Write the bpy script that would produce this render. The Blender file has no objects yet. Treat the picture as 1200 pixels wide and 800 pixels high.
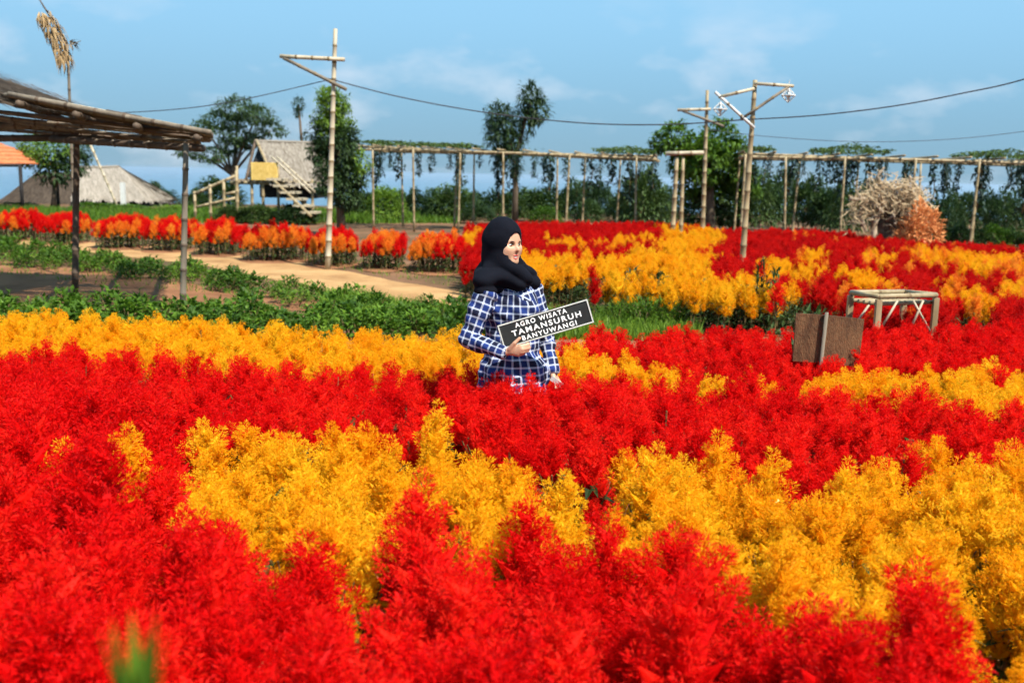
import bpy, bmesh, math, random
import numpy as np
from mathutils import Vector, Matrix, Euler, noise

random.seed(7); np.random.seed(7)
rad = math.radians
scene = bpy.context.scene
COL = scene.collection

# ------------------------------------------------------------------ camera
FPX = 1200 * 35.0 / 36.0
CAM = Vector((0, 0, 1.75))
PITCH = math.atan((400 - 205) / FPX)
ROLL = rad(1.2)
fw = Vector((0, math.cos(PITCH), -math.sin(PITCH)))
r0 = Vector((1, 0, 0)); u0 = Vector((0, math.sin(PITCH), math.cos(PITCH)))
RT = r0 * math.cos(ROLL) + u0 * math.sin(ROLL)
UP = u0 * math.cos(ROLL) - r0 * math.sin(ROLL)
cam = bpy.data.cameras.new('camera'); camo = bpy.data.objects.new('camera', cam)
COL.objects.link(camo)
camo.matrix_world = Matrix(((RT.x, UP.x, -fw.x, CAM.x), (RT.y, UP.y, -fw.y, CAM.y), (RT.z, UP.z, -fw.z, CAM.z), (0, 0, 0, 1)))
cam.lens = 35; cam.sensor_width = 36; cam.clip_start = 0.05; cam.clip_end = 90000
cam.dof.use_dof = True; cam.dof.focus_distance = 5.0; cam.dof.aperture_fstop = 2.8
scene.camera = camo

# ------------------------------------------------------------------ sky, sun, exposure
SUN_EL, SUN_AZ = rad(54), rad(138)          # azimuth from +Y clockwise: behind and right of the camera
sun_dir = Vector((math.sin(SUN_AZ) * math.cos(SUN_EL), math.cos(SUN_AZ) * math.cos(SUN_EL), math.sin(SUN_EL)))
world = bpy.data.worlds.new('World'); scene.world = world; world.use_nodes = True
wn, wl = world.node_tree.nodes, world.node_tree.links
wn.clear()
wo = wn.new('ShaderNodeOutputWorld'); bg = wn.new('ShaderNodeBackground'); sky = wn.new('ShaderNodeTexSky')
sky.sky_type = 'NISHITA'; sky.sun_disc = False; sky.sun_elevation = SUN_EL; sky.sun_rotation = SUN_AZ
sky.air_density = 1.0; sky.dust_density = 0.15; sky.ozone_density = 5.0; sky.altitude = 300
tc = wn.new('ShaderNodeTexCoord'); mp = wn.new('ShaderNodeMapping')
mp.inputs['Scale'].default_value = (8.0, 8.0, 17.0); mp.inputs['Location'].default_value = (5.0, 1.0, 2.0)
wl.new(tc.outputs['Generated'], mp.inputs['Vector'])
nz = wn.new('ShaderNodeTexNoise'); nz.inputs['Scale'].default_value = 1.0; nz.inputs['Detail'].default_value = 5; nz.inputs['Roughness'].default_value = 0.55
wl.new(mp.outputs[0], nz.inputs['Vector'])
cr = wn.new('ShaderNodeMapRange'); cr.inputs['From Min'].default_value = 0.50; cr.inputs['From Max'].default_value = 0.76; cr.inputs['To Max'].default_value = 0.62
wl.new(nz.outputs['Fac'], cr.inputs['Value'])
veil = wn.new('ShaderNodeMixRGB'); veil.inputs['Fac'].default_value = 0.88; veil.inputs['Color2'].default_value = (1.93, 3.89, 5.53, 1)   # bright thin tropical veil
wl.new(sky.outputs[0], veil.inputs['Color1'])
sxyz = wn.new('ShaderNodeSeparateXYZ'); wl.new(tc.outputs['Generated'], sxyz.inputs[0])
hz_ = wn.new('ShaderNodeMapRange'); hz_.interpolation_type = 'SMOOTHSTEP'; hz_.inputs['From Min'].default_value = -0.02; hz_.inputs['From Max'].default_value = 0.19; hz_.inputs['To Min'].default_value = 0.64; hz_.inputs['To Max'].default_value = 1.05
wl.new(sxyz.outputs[2], hz_.inputs['Value'])
vm_ = wn.new('ShaderNodeVectorMath'); vm_.operation = 'SCALE'; wl.new(veil.outputs[0], vm_.inputs[0]); wl.new(hz_.outputs[0], vm_.inputs['Scale'])
mx = wn.new('ShaderNodeMixRGB'); mx.inputs['Color2'].default_value = (5.2, 5.6, 6.2, 1)
bank = wn.new('ShaderNodeMapRange'); bank.interpolation_type = 'SMOOTHSTEP'; bank.inputs['From Min'].default_value = 0.17; bank.inputs['From Max'].default_value = 0.10; bank.inputs['To Min'].default_value = 0.25; bank.inputs['To Max'].default_value = 1.0
wl.new(sxyz.outputs[2], bank.inputs['Value'])
cm = wn.new('ShaderNodeMath'); cm.operation = 'MULTIPLY'; wl.new(cr.outputs[0], cm.inputs[0]); wl.new(bank.outputs[0], cm.inputs[1])
wl.new(cm.outputs[0], mx.inputs['Fac']); wl.new(vm_.outputs[0], mx.inputs['Color1'])
wl.new(mx.outputs[0], bg.inputs['Color']); bg.inputs['Strength'].default_value = 0.085
wl.new(bg.outputs[0], wo.inputs['Surface'])

sl = bpy.data.lights.new('sun', 'SUN'); sl.energy = 5.0; sl.angle = rad(0.55); sl.color = (1.0, 0.95, 0.87)
so = bpy.data.objects.new('sun', sl); COL.objects.link(so); so.location = (20, -20, 40)
so.rotation_euler = sun_dir.to_track_quat('Z', 'Y').to_euler()

scene.render.engine = 'CYCLES'
vs = scene.view_settings
vs.view_transform = 'Standard'; vs.look = 'None'; vs.exposure = 0.95; vs.gamma = 1.0; vs.use_curve_mapping = False
scene.cycles.max_bounces = 3; scene.cycles.diffuse_bounces = 2; scene.cycles.transmission_bounces = 2
scene.cycles.use_adaptive_sampling = True; scene.cycles.adaptive_threshold = 0.04
scene.cycles.volume_bounces = 0

# ------------------------------------------------------------------ pixel <-> world (photo pixels, 1200 x 800)
def ray(x, y): return fw + RT * ((x - 600) / FPX) + UP * (-(y - 400) / FPX)
def G(x, y, z=0.0):
    d = ray(x, y); t = (z - CAM.z) / d.z
    return CAM + d * t
def P(x, y, Y):
    d = ray(x, y); return CAM + d * (Y / d.y)
def proj(p):
    q = Vector(p) - CAM; w = q.dot(fw)
    if w < 0.05: return (-9999, 9999)
    return (600 + FPX * q.dot(RT) / w, 400 - FPX * q.dot(UP) / w)

# ------------------------------------------------------------------ helpers
def tag(o, label=None, cat=None, group=None, kind=None):
    if label: o['label'] = label
    if cat: o['category'] = cat
    if group: o['group'] = group
    if kind: o['kind'] = kind
    return o
def empty(name, loc=(0, 0, 0), rz=0.0, label=None, cat=None, group=None):
    o = bpy.data.objects.new(name, None); COL.objects.link(o); o.empty_display_size = 0.1
    o.location = loc; o.rotation_euler = (0, 0, rz)
    return tag(o, label, cat, group)
def link(name, me, parent=None):
    o = bpy.data.objects.new(name, me); COL.objects.link(o)
    if parent is not None: o.parent = parent
    return o

class MB:
    """collects geometry for ONE mesh"""
    def __init__(s): s.v = []; s.f = []; s.m = []
    def quad(s, a, b, c, d, m=0):
        n = len(s.v); s.v += [tuple(a), tuple(b), tuple(c), tuple(d)]; s.f.append((n, n+1, n+2, n+3)); s.m.append(m)
    def tri(s, a, b, c, m=0):
        n = len(s.v); s.v += [tuple(a), tuple(b), tuple(c)]; s.f.append((n, n+1, n+2)); s.m.append(m)
    def box(s, c, size, R=None, m=0):
        c = Vector(c); n = len(s.v)
        for i in (-1, 1):
            for j in (-1, 1):
                for k in (-1, 1):
                    p = Vector((i*size[0]/2, j*size[1]/2, k*size[2]/2))
                    if R is not None: p = R @ p
                    s.v.append(tuple(c + p))
        for q in ((0,1,3,2),(4,6,7,5),(0,4,5,1),(2,3,7,6),(0,2,6,4),(1,5,7,3)):
            s.f.append(tuple(n+i for i in q)); s.m.append(m)
    def tube(s, pts, rs, seg=8, m=0, caps=True, mats=None):
        pts = [Vector(p) for p in pts]
        if not hasattr(rs, '__len__'): rs = [rs]*len(pts)
        n0 = len(s.v)
        d0 = (pts[1]-pts[0]).normalized()
        a = d0.orthogonal().normalized()
        for i, p in enumerate(pts):
            if i == 0: d = pts[1]-pts[0]
            elif i == len(pts)-1: d = pts[-1]-pts[-2]
            else: d = pts[i+1]-pts[i-1]
            d.normalize(); a = (a - d*a.dot(d)).normalized(); b = d.cross(a)
            for k in range(seg):
                t = 2*math.pi*k/seg
                s.v.append(tuple(p + (a*math.cos(t)+b*math.sin(t))*rs[i]))
        for i in range(len(pts)-1):
            mm = mats[i] if mats else m
            for k in range(seg):
                k2 = (k+1) % seg
                s.f.append((n0+i*seg+k, n0+i*seg+k2, n0+(i+1)*seg+k2, n0+(i+1)*seg+k)); s.m.append(mm)
        if caps:
            s.f.append(tuple(n0+k for k in reversed(range(seg)))); s.m.append(m)
            e = n0+(len(pts)-1)*seg; s.f.append(tuple(e+k for k in range(seg))); s.m.append(m)
    def bamboo(s, a, b, r, seg=8, node=0.32, r2=None, bend=0.0, m=0, mn=1):
        a, b = Vector(a), Vector(b); L = (b-a).length; r2 = r if r2 is None else r2
        n = max(1, int(round(L/node))); pts = []; rs = []; mats = []
        ax = (b-a).normalized(); side = ax.orthogonal().normalized()
        def at(t): return a.lerp(b, t) + side*bend*math.sin(math.pi*t)
        for i in range(n+1):
            t = i/n; rr = r+(r2-r)*t
            if 0 < i < n:
                e = 0.012/L
                for dt, k in ((-e*1.6, 1.0), (-e*0.5, 1.16), (e*0.5, 1.16), (e*1.6, 1.0)):
                    pts.append(at(t+dt)); rs.append(rr*k)
                    mats.append(mn if dt < e*1.0 else m)
            else:
                pts.append(at(t)); rs.append(rr); mats.append(m)
        s.tube(pts, rs, seg, m, True, mats)
    def leaf(s, base, d, length, width, curl=0.25, up=Vector((0,0,1)), m=0):
        """pointed leaf folded along its midrib, 4 faces"""
        base = Vector(base); d = Vector(d).normalized()
        side = d.cross(up)
        if side.length < 1e-3: side = Vector((1,0,0))
        side.normalize(); nrm = side.cross(d)
        p1 = base + d*length*0.45 + nrm*length*curl*0.25
        tip = base + d*length*0.95 - nrm*length*curl*0.5
        l = p1 + side*width*0.5 + nrm*width*0.18; r = p1 - side*width*0.5 + nrm*width*0.18
        n = len(s.v); s.v += [tuple(base), tuple(l), tuple(p1), tuple(r), tuple(tip)]
        for q in ((0,2,1),(0,3,2),(1,2,4),(2,3,4)): s.f.append(tuple(n+i for i in q)); s.m.append(m)
    def kite(s, base, d, length, width, nrm, m=0):
        base = Vector(base); side = Vector(d).cross(nrm)
        if side.length < 1e-4: side = Vector(d).orthogonal()
        side.normalize(); mid = base + d*length*0.5
        s.quad(base, mid - side*width*0.5, base + d*length, mid + side*width*0.5, m)
    def mesh(s, name, mats, smooth=False):
        me = bpy.data.meshes.new(name); me.from_pydata(s.v, [], s.f)
        for mt in (mats if isinstance(mats, (list, tuple)) else [mats]): me.materials.append(mt)
        if any(s.m): me.polygons.foreach_set('material_index', s.m)
        if smooth: me.polygons.foreach_set('use_smooth', [True]*len(s.f))
        me.update(); return me
    def build(s, name, mats, parent=None, smooth=False):
        return link(name, s.mesh(name, mats, smooth), parent)

def poly_in(poly, x, y):
    c = False; n = len(poly); j = n-1
    for i in range(n):
        xi, yi = poly[i]; xj, yj = poly[j]
        if (yi > y) != (yj > y) and x < (xj-xi)*(y-yi)/(yj-yi)+xi: c = not c
        j = i
    return c
def lin(tab, x):
    return float(np.interp(x, [t[0] for t in tab], [t[1] for t in tab]))

# ------------------------------------------------------------------ materials
def mat(name):
    m = bpy.data.materials.new(name); m.use_nodes = True
    nt = m.node_tree; b = nt.nodes['Principled BSDF']
    return m, nt.nodes, nt.links, b
def mat_noise(name, c1, c2, scale=8, rough=0.8, detail=6, bump=0.0, bscale=None, c3=None, spec=0.3, coord='Object', stretch=None):
    m, n, l, b = mat(name)
    t = n.new('ShaderNodeTexCoord'); src = t.outputs[coord]
    if stretch:
        mpp = n.new('ShaderNodeMapping'); mpp.inputs['Scale'].default_value = stretch; l.new(src, mpp.inputs[0]); src = mpp.outputs[0]
    z = n.new('ShaderNodeTexNoise'); z.inputs['Scale'].default_value = scale; z.inputs['Detail'].default_value = detail; z.inputs['Roughness'].default_value = 0.62
    l.new(src, z.inputs['Vector'])
    r = n.new('ShaderNodeValToRGB'); e = r.color_ramp.elements
    e[0].position = 0.3; e[1].position = 0.7; e[0].color = (*c1, 1); e[1].color = (*c2, 1)
    if c3: q = e.new(0.52); q.color = (*c3, 1)
    l.new(z.outputs['Fac'], r.inputs[0]); l.new(r.outputs[0], b.inputs['Base Color'])
    b.inputs['Roughness'].default_value = rough; b.inputs['Specular IOR Level'].default_value = spec
    if bump:
        z2 = n.new('ShaderNodeTexNoise'); z2.inputs['Scale'].default_value = bscale or scale*4; z2.inputs['Detail'].default_value = 5
        l.new(src, z2.inputs['Vector'])
        bp = n.new('ShaderNodeBump'); bp.inputs['Strength'].default_value = bump; bp.inputs['Distance'].default_value = 0.02
        l.new(z2.outputs['Fac'], bp.inputs['Height']); l.new(bp.outputs[0], b.inputs['Normal'])
    return m
def mat_leaf(name, c1, c2, trans=0.35, rough=0.55, c3=None, spec=0.25):
    """thin petals / leaves: colour varies per piece and per plant, light shines through"""
    m, n, l, b = mat(name)
    g = n.new('ShaderNodeNewGeometry'); oi = n.new('ShaderNodeObjectInfo')
    mi = n.new('ShaderNodeMath'); mi.operation = 'MULTIPLY_ADD'; mi.inputs[1].default_value = 0.55
    m2 = n.new('ShaderNodeMath'); m2.operation = 'MULTIPLY'; m2.inputs[1].default_value = 0.45
    l.new(g.outputs['Random Per Island'], mi.inputs[0]); l.new(oi.outputs['Random'], m2.inputs[0]); l.new(m2.outputs[0], mi.inputs[2])
    r = n.new('ShaderNodeValToRGB'); e = r.color_ramp.elements
    e[0].position = 0.1; e[1].position = 0.9; e[0].color = (*c1, 1); e[1].color = (*c2, 1)
    if c3: q = e.new(0.55); q.color = (*c3, 1)
    l.new(mi.outputs[0], r.inputs[0]); l.new(r.outputs[0], b.inputs['Base Color'])
    b.inputs['Roughness'].default_value = rough; b.inputs['Specular IOR Level'].default_value = spec
    tr = n.new('ShaderNodeBsdfTranslucent'); l.new(r.outputs[0], tr.inputs['Color'])
    ms = n.new('ShaderNodeMixShader'); ms.inputs[0].default_value = trans
    l.new(b.outputs[0], ms.inputs[1]); l.new(tr.outputs[0], ms.inputs[2])
    l.new(ms.outputs[0], n['Material Output'].inputs['Surface'])
    return m
def mat_plain(name, c, rough=0.7, spec=0.3):
    m, n, l, b = mat(name)
    b.inputs['Base Color'].default_value = (*c, 1); b.inputs['Roughness'].default_value = rough; b.inputs['Specular IOR Level'].default_value = spec
    return m

M = {}
M['soil'] = mat_noise('soil', (0.13, 0.055, 0.025), (0.30, 0.145, 0.07), 1.6, 0.95, 9, 0.8, 14, (0.21, 0.095, 0.045), 0.1)
M['ground'] = mat_noise('ground', (0.055, 0.05, 0.02), (0.22, 0.115, 0.06), 0.7, 0.95, 12, 0.9, 9, (0.14, 0.075, 0.04), 0.1)
M['path'] = mat_noise('sandy_path', (0.24, 0.125, 0.05), (0.44, 0.27, 0.12), 1.3, 0.95, 12, 0.9, 25, (0.37, 0.215, 0.092), 0.1)
M['red'] = mat_leaf('red_plume', (0.62, 0.002, 0.003), (0.95, 0.030, 0.012), 0.55, 0.6, (0.82, 0.004, 0.004), 0.12)
M['yellow'] = mat_leaf('yellow_plume', (0.90, 0.33, 0.003), (0.98, 0.60, 0.02), 0.55, 0.6, (0.96, 0.47, 0.007), 0.12)
M['crimson'] = mat_leaf('crimson_plume', (0.42, 0.001, 0.002), (0.78, 0.014, 0.006), 0.5, 0.6, (0.64, 0.004, 0.003), 0.12)
M['peach'] = mat_leaf('peach_blossom', (0.52, 0.16, 0.045), (0.80, 0.36, 0.13), 0.4, 0.7)
M['orange'] = mat_leaf('orange_plume', (0.80, 0.15, 0.010), (0.96, 0.40, 0.04), 0.5, 0.6, (0.90, 0.27, 0.02), 0.12)
M['wisp'] = mat_leaf('dry_wisp', (0.7, 0.12, 0.06), (0.85, 0.35, 0.16), 0.4, 0.6)
M['stem'] = mat_noise('flower_stem', (0.07, 0.10, 0.025), (0.20, 0.09, 0.04), 12, 0.7)
M['darkleaf'] = mat_leaf('dark_leaf', (0.014, 0.032, 0.008), (0.06, 0.105, 0.022), 0.25, 0.5)
M['leaf'] = mat_leaf('green_leaf', (0.030, 0.075, 0.006), (0.14, 0.25, 0.018), 0.4, 0.55, (0.075, 0.155, 0.011))
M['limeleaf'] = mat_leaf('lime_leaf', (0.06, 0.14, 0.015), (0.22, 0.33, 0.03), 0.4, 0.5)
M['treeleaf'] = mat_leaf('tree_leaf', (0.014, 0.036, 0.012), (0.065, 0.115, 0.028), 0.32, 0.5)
M['midleaf'] = mat_leaf('shrub_leaf', (0.015, 0.04, 0.008), (0.08, 0.13, 0.025), 0.3, 0.55)
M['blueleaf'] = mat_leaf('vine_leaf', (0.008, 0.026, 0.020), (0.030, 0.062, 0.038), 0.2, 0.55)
M['bark'] = mat_noise('bark', (0.05, 0.035, 0.022), (0.15, 0.11, 0.075), 9, 0.9, 8, 0.7, 30, stretch=(1, 1, 0.25))
M['bamboo'] = mat_noise('bamboo', (0.20, 0.145, 0.072), (0.37, 0.29, 0.165), 3.0, 0.5, 6, 0.15, 30, stretch=(4, 4, 0.6))
M['bamboo_node'] = mat_noise('bamboo_node', (0.12, 0.08, 0.04), (0.26, 0.19, 0.10), 9, 0.7)
M['bamboo_old'] = mat_noise('weathered_bamboo', (0.10, 0.078, 0.055), (0.22, 0.18, 0.13), 3.0, 0.7, 6, 0.2, 30, stretch=(4, 4, 0.6))
M['bamboo_pale'] = mat_noise('pale_bamboo', (0.32, 0.26, 0.17), (0.48, 0.41, 0.29), 3.0, 0.5, 6, 0.15, 30, stretch=(4, 4, 0.6))
M['bamboo_dark'] = mat_noise('dark_bamboo', (0.05, 0.034, 0.022), (0.13, 0.09, 0.06), 4.0, 0.75, 6, 0.2, 30)
M['thatch'] = mat_leaf('thatch', (0.13, 0.105, 0.08), (0.36, 0.315, 0.26), 0.08, 0.9, (0.25, 0.215, 0.17), 0.1)
M['darkthatch'] = mat_leaf('dark_thatch', (0.03, 0.022, 0.016), (0.10, 0.075, 0.055), 0.05, 0.9, None, 0.1)
M['tile'] = mat_noise('terracotta_tile', (0.38, 0.10, 0.035), (0.58, 0.19, 0.07), 8, 0.8, 6, 0.2, 20)
M['wood'] = mat_noise('brown_board', (0.05, 0.021, 0.009), (0.175, 0.085, 0.036), 5, 0.8, 10, 0.5, 40, (0.115, 0.053, 0.022), stretch=(3.5, 1, 1))
M['yellowwood'] = mat_noise('woven_panel', (0.50, 0.32, 0.07), (0.70, 0.50, 0.16), 9, 0.8, 6, 0.3, 40)
M['driftwood'] = mat_noise('driftwood', (0.26, 0.18, 0.11), (0.50, 0.41, 0.30), 7, 0.9, 7, 0.5, 30)
M['white'] = mat_noise('white_paint', (0.50, 0.49, 0.46), (0.62, 0.61, 0.58), 6, 0.6)
M['dark'] = mat_noise('under_roof_shade', (0.012, 0.011, 0.012), (0.035, 0.03, 0.028), 3, 0.9)  # near-black tone puts the shade under the roofs into the colour
M['wire'] = mat_noise('wire_sheath', (0.025, 0.025, 0.03), (0.06, 0.06, 0.065), 5, 0.6)
M['glass'] = mat_noise('lantern_glass', (0.65, 0.70, 0.70), (0.80, 0.84, 0.84), 5, 0.2, spec=0.5)
M['straw'] = mat_leaf('straw', (0.32, 0.20, 0.10), (0.55, 0.44, 0.28), 0.2, 0.8)
M['dryleaf'] = mat_leaf('dry_palm_leaf', (0.16, 0.09, 0.035), (0.52, 0.37, 0.19), 0.25, 0.75)

# lettering of the hand-held sign (mesh data only, placed further down)
LETTER = {}
for txt in ('AGRO WISATA', 'TAMANSURUH', 'BANYUWANGI'):
    cu = bpy.data.curves.new('lettering', 'FONT'); cu.body = txt; cu.size = 1; cu.space_character = 1.3; cu.extrude = .012; cu.offset = .025; cu.resolution_u = 3
    to = bpy.data.objects.new('lettering', cu); COL.objects.link(to); bpy.context.view_layer.update()
    LETTER[txt] = bpy.data.meshes.new_from_object(to); bpy.data.objects.remove(to)

# ------------------------------------------------------------------ ground, sea, path
def terrain():
    ys = list(np.arange(-30, 60, 3.0)) + list(np.geomspace(60, 6000, 40))
    xp = list(np.arange(0, 45, 3.0)) + list(np.geomspace(45, 6000, 24))
    xs = [-x for x in reversed(xp[1:])] + xp
    ys = [-6000, -1500, -400, -100] + ys
    v = []; f = []
    for y in ys:
        for x in xs:
            t = max(0.0, y - 52)
            z = -0.06*t if t < 3000 else -180
            if t > 0: z += 0.25*min(1, t/30)*noise.noise((x*0.02, y*0.02, 0))
            v.append((x, y, z))
    W = len(xs)
    for j in range(len(ys)-1):
        for i in range(W-1):
            f.append((j*W+i, j*W+i+1, (j+1)*W+i+1, (j+1)*W+i))
    me = bpy.data.meshes.new('ground'); me.from_pydata(v, [], f); me.materials.append(M['ground']); me.update()
    tag(link('ground', me), 'bare brown earth of the flower garden', None, None, 'structure')
terrain()
msea, n_, l_, b_ = mat('sea_water')
b_.inputs['Base Color'].default_value = (0.03, 0.10, 0.16, 1); b_.inputs['Roughness'].default_value = 0.25
zz = n_.new('ShaderNodeTexNoise'); zz.inputs['Scale'].default_value = 0.02; zz.inputs['Detail'].default_value = 6
tcs = n_.new('ShaderNodeTexCoord'); l_.new(tcs.outputs['Object'], zz.inputs['Vector'])
bp_ = n_.new('ShaderNodeBump'); bp_.inputs['Strength'].default_value = 0.3; l_.new(zz.outputs['Fac'], bp_.inputs['Height']); l_.new(bp_.outputs[0], b_.inputs['Normal'])
sb = MB(); sb.quad((-45000, 1500, -150), (45000, 1500, -150), (45000, 60000, -150), (-45000, 60000, -150))
tag(sb.build('sea', msea), 'blue strip of sea on the horizon', None, None, 'structure')

def strip(name, top, bot, z, m, label, n=90, jit=0.12):
    """a flat sheet between two edges given in photo pixels, with ragged borders"""
    a = MB(); x0 = min(top[0][0], bot[0][0]); x1 = max(top[-1][0], bot[-1][0]); rows = 7; g = []
    for i in range(n+1):
        x = x0+(x1-x0)*i/n; yt, yb = lin(top, x), lin(bot, x); r = []
        for j in range(rows):
            p = G(x, yt+(yb-yt)*j/(rows-1), z)
            if j in (0, rows-1):
                p.y += jit*noise.noise((p.x*1.7, p.y*0.5, 3.1+j))*2; p.x += jit*noise.noise((p.x*1.9, 5, j))
            r.append(p)
        g.append(r)
    for i in range(n):
        for j in range(rows-1):
            a.quad(g[i][j], g[i+1][j], g[i+1][j+1], g[i][j+1])
    o = a.build(name, m); bm = bmesh.new(); bm.from_mesh(o.data); bmesh.ops.remove_doubles(bm, verts=bm.verts, dist=1e-4); bm.to_mesh(o.data); bm.free()
    return tag(o, label, None, None, 'structure')
strip('path', [(20, 281), (70, 283), (200, 287), (330, 304), (440, 325), (545, 343), (640, 352)],
      [(20, 288), (90, 294), (220, 308), (400, 344), (480, 356), (560, 364), (640, 368)], 0.010, M['path'], 'pale sandy path running past the flower beds')
strip('soil_strip', [(-220, 300), (0, 306), (120, 318), (260, 338), (400, 352), (470, 362)],
      [(-220, 350), (0, 352), (120, 356), (260, 362), (400, 366), (470, 368)], 0.006, M['soil'], 'reddish brown bare soil between two green crop rows')
strip('field_soil', [(-900, 392), (0, 392), (540, 400), (700, 395), (1000, 392), (2100, 392)],
      [(-900, 1700), (0, 1700), (540, 1700), (700, 1700), (1000, 1700), (2100, 1700)], 0.006, M['soil'], 'dark soil under the flower beds')

# ------------------------------------------------------------------ celosia plume meshes
def plume_mesh(name, seed, h, r, nb, fl, per, fcen, material, wisp=3):
    rng = random.Random(seed); b = MB()
    def florets(axis, rb, count, lo, hi):
        L = len(axis)-1
        for k in range(count):
            s = (k+rng.random())/count; q = s*L; i = min(int(q), L-1); t = q-i
            p = axis[i].lerp(axis[i+1], t); d = (axis[i+1]-axis[i]).normalized()
            o = d.orthogonal().normalized(); o = Matrix.Rotation(rng.random()*6.283, 3, d) @ o
            rr = rb*(1-s*0.85)**0.7
            base = p + o*rr*rng.uniform(0.4, 1.0)
            dd = (d*rng.uniform(0.3, 0.9) + o*rng.uniform(0.45, 1.05) + Vector((rng.gauss(0, .38), rng.gauss(0, .38), rng.gauss(0.1, .38)))).normalized()
            b.kite(base, dd, fl*rng.uniform(lo, hi), fl*rng.uniform(0.12, 0.24), Matrix.Rotation(rng.random()*6.283, 3, dd) @ o)
    lean = Vector((rng.uniform(-.12, .12)*h, rng.uniform(-.12, .12)*h, 0))
    ax = [Vector((0, 0, h*t)) + lean*t*t + Vector((rng.gauss(0, .006), rng.gauss(0, .006), 0)) for t in (0, .2, .4, .6, .8, 1.0)]
    b.tube(ax[:5], [r*.30, r*.32, r*.24, r*.13, r*.02], 6)
    florets(ax, r*0.66, fcen, 0.7, 1.2)
    for k in range(nb):
        t = (k/nb)**1.15*0.78; ph = k*2.4+rng.uniform(-.4, .4)
        p = Vector((0, 0, h*t)) + lean*t*t
        out = Vector((math.cos(ph), math.sin(ph), 0)); ln = r*(1.15-t*0.9)*rng.uniform(0.75, 1.25)
        pts = [p, p+out*ln*.45+Vector((0, 0, ln*.25)), p+out*ln*.8+Vector((0, 0, ln*.65)), p+out*ln*0.95+Vector((0, 0, ln*.95))]
        rb = ln*0.50
        b.tube(pts[:3], [rb*.38, rb*.36, rb*.04], 5)
        florets(pts, rb, per, 0.6, 1.1)
    for k in range(wisp):            # stray curling threads
        ph = rng.random()*6.283; out = Vector((math.cos(ph), math.sin(ph), 0)); z0 = h*rng.uniform(.1, .8)
        L = rng.uniform(.03, .06); p = Vector((0, 0, z0))+out*r*.6; pr = p
        w = Vector((-out.y, out.x, 0))*0.0011; c = rng.uniform(-1, 1)
        for i in range(1, 5):
            s = i/4; q = p+out*L*s+Vector((0, 0, L*s*(1.0-1.3*s)))+w.normalized()*L*c*s*s*.6
            b.quad(pr-w, pr+w, q+w*.7, q-w*.7, 1); pr = q
    return b.mesh(name, [material, M['wisp']])
PL = {}
for cn, key in (('red', 'red'), ('yellow', 'yellow'), ('orange', 'orange'), ('crimson', 'crimson')):
    PL[cn] = [plume_mesh(cn+'_plume', 11+i, hh, rr, 11, 0.0150, 200, 520, M[key], 1) for i, (hh, rr) in enumerate(((.235, .074), (.215, .080), (.20, .072), (.185, .078)))]
def stem_mesh(seed, m_leaf, h=0.42, nl=16):
    rng = random.Random(seed); b = MB()
    b.tube([(0, 0, 0), (.006, 0, h*.5), (0, .004, h), (0, 0, h+.08)], [.009, .008, .006, .004], 6, 0)
    for k in range(nl):
        t = .15+.85*k/nl; ph = k*2.4+rng.uniform(-.3, .3); d = Vector((math.cos(ph), math.sin(ph), rng.uniform(-.1, .55)))
        b.leaf((0, 0, h*t), d, rng.uniform(.09, .15), rng.uniform(.028, .045), .5, m=1)
    for k in range(5):
        ph = k*1.26+rng.random(); b.tube([(0, 0, h*.72), (math.cos(ph)*.04, math.sin(ph)*.04, h*.85), (math.cos(ph)*.075, math.sin(ph)*.075, h*1.02)], [.005, .004, .003], 5, 0)
    return b.mesh('leafy_stem', [M['stem'], m_leaf])
ST = [stem_mesh(s, M['darkleaf']) for s in (1, 2, 3)]
STG = [stem_mesh(s, M['leaf'], 0.36, 22) for s in (4, 5)]

def plant_layout(rng, big=1.0, n_side=8):
    """plumes of one plant: (offset from stem top, tilt, azimuth, scale, variant)"""
    out = [(Vector((rng.gauss(0, .008), rng.gauss(0, .008), 0.0)), rng.uniform(0, .10), rng.random()*6.283, big*rng.uniform(1.0, 1.3), rng.randrange(4))]
    for k in range(n_side):
        a = k*6.283/n_side+rng.uniform(-.3, .3); lo = k % 2
        rr = rng.uniform(.028, .046)+.022*lo
        out.append((Vector((math.cos(a)*rr, math.sin(a)*rr, -.045-.07*lo-rng.random()*.03)), rng.uniform(.07, .20)+.14*lo, a, big*rng.uniform(.5, .75), rng.randrange(4)))
    return out
def plume_rot(tilt, az, spin):
    return (Matrix.Rotation(az, 3, 'Z') @ Matrix.Rotation(tilt, 3, 'Y') @ Matrix.Rotation(spin, 3, 'Z')).to_euler()

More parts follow.
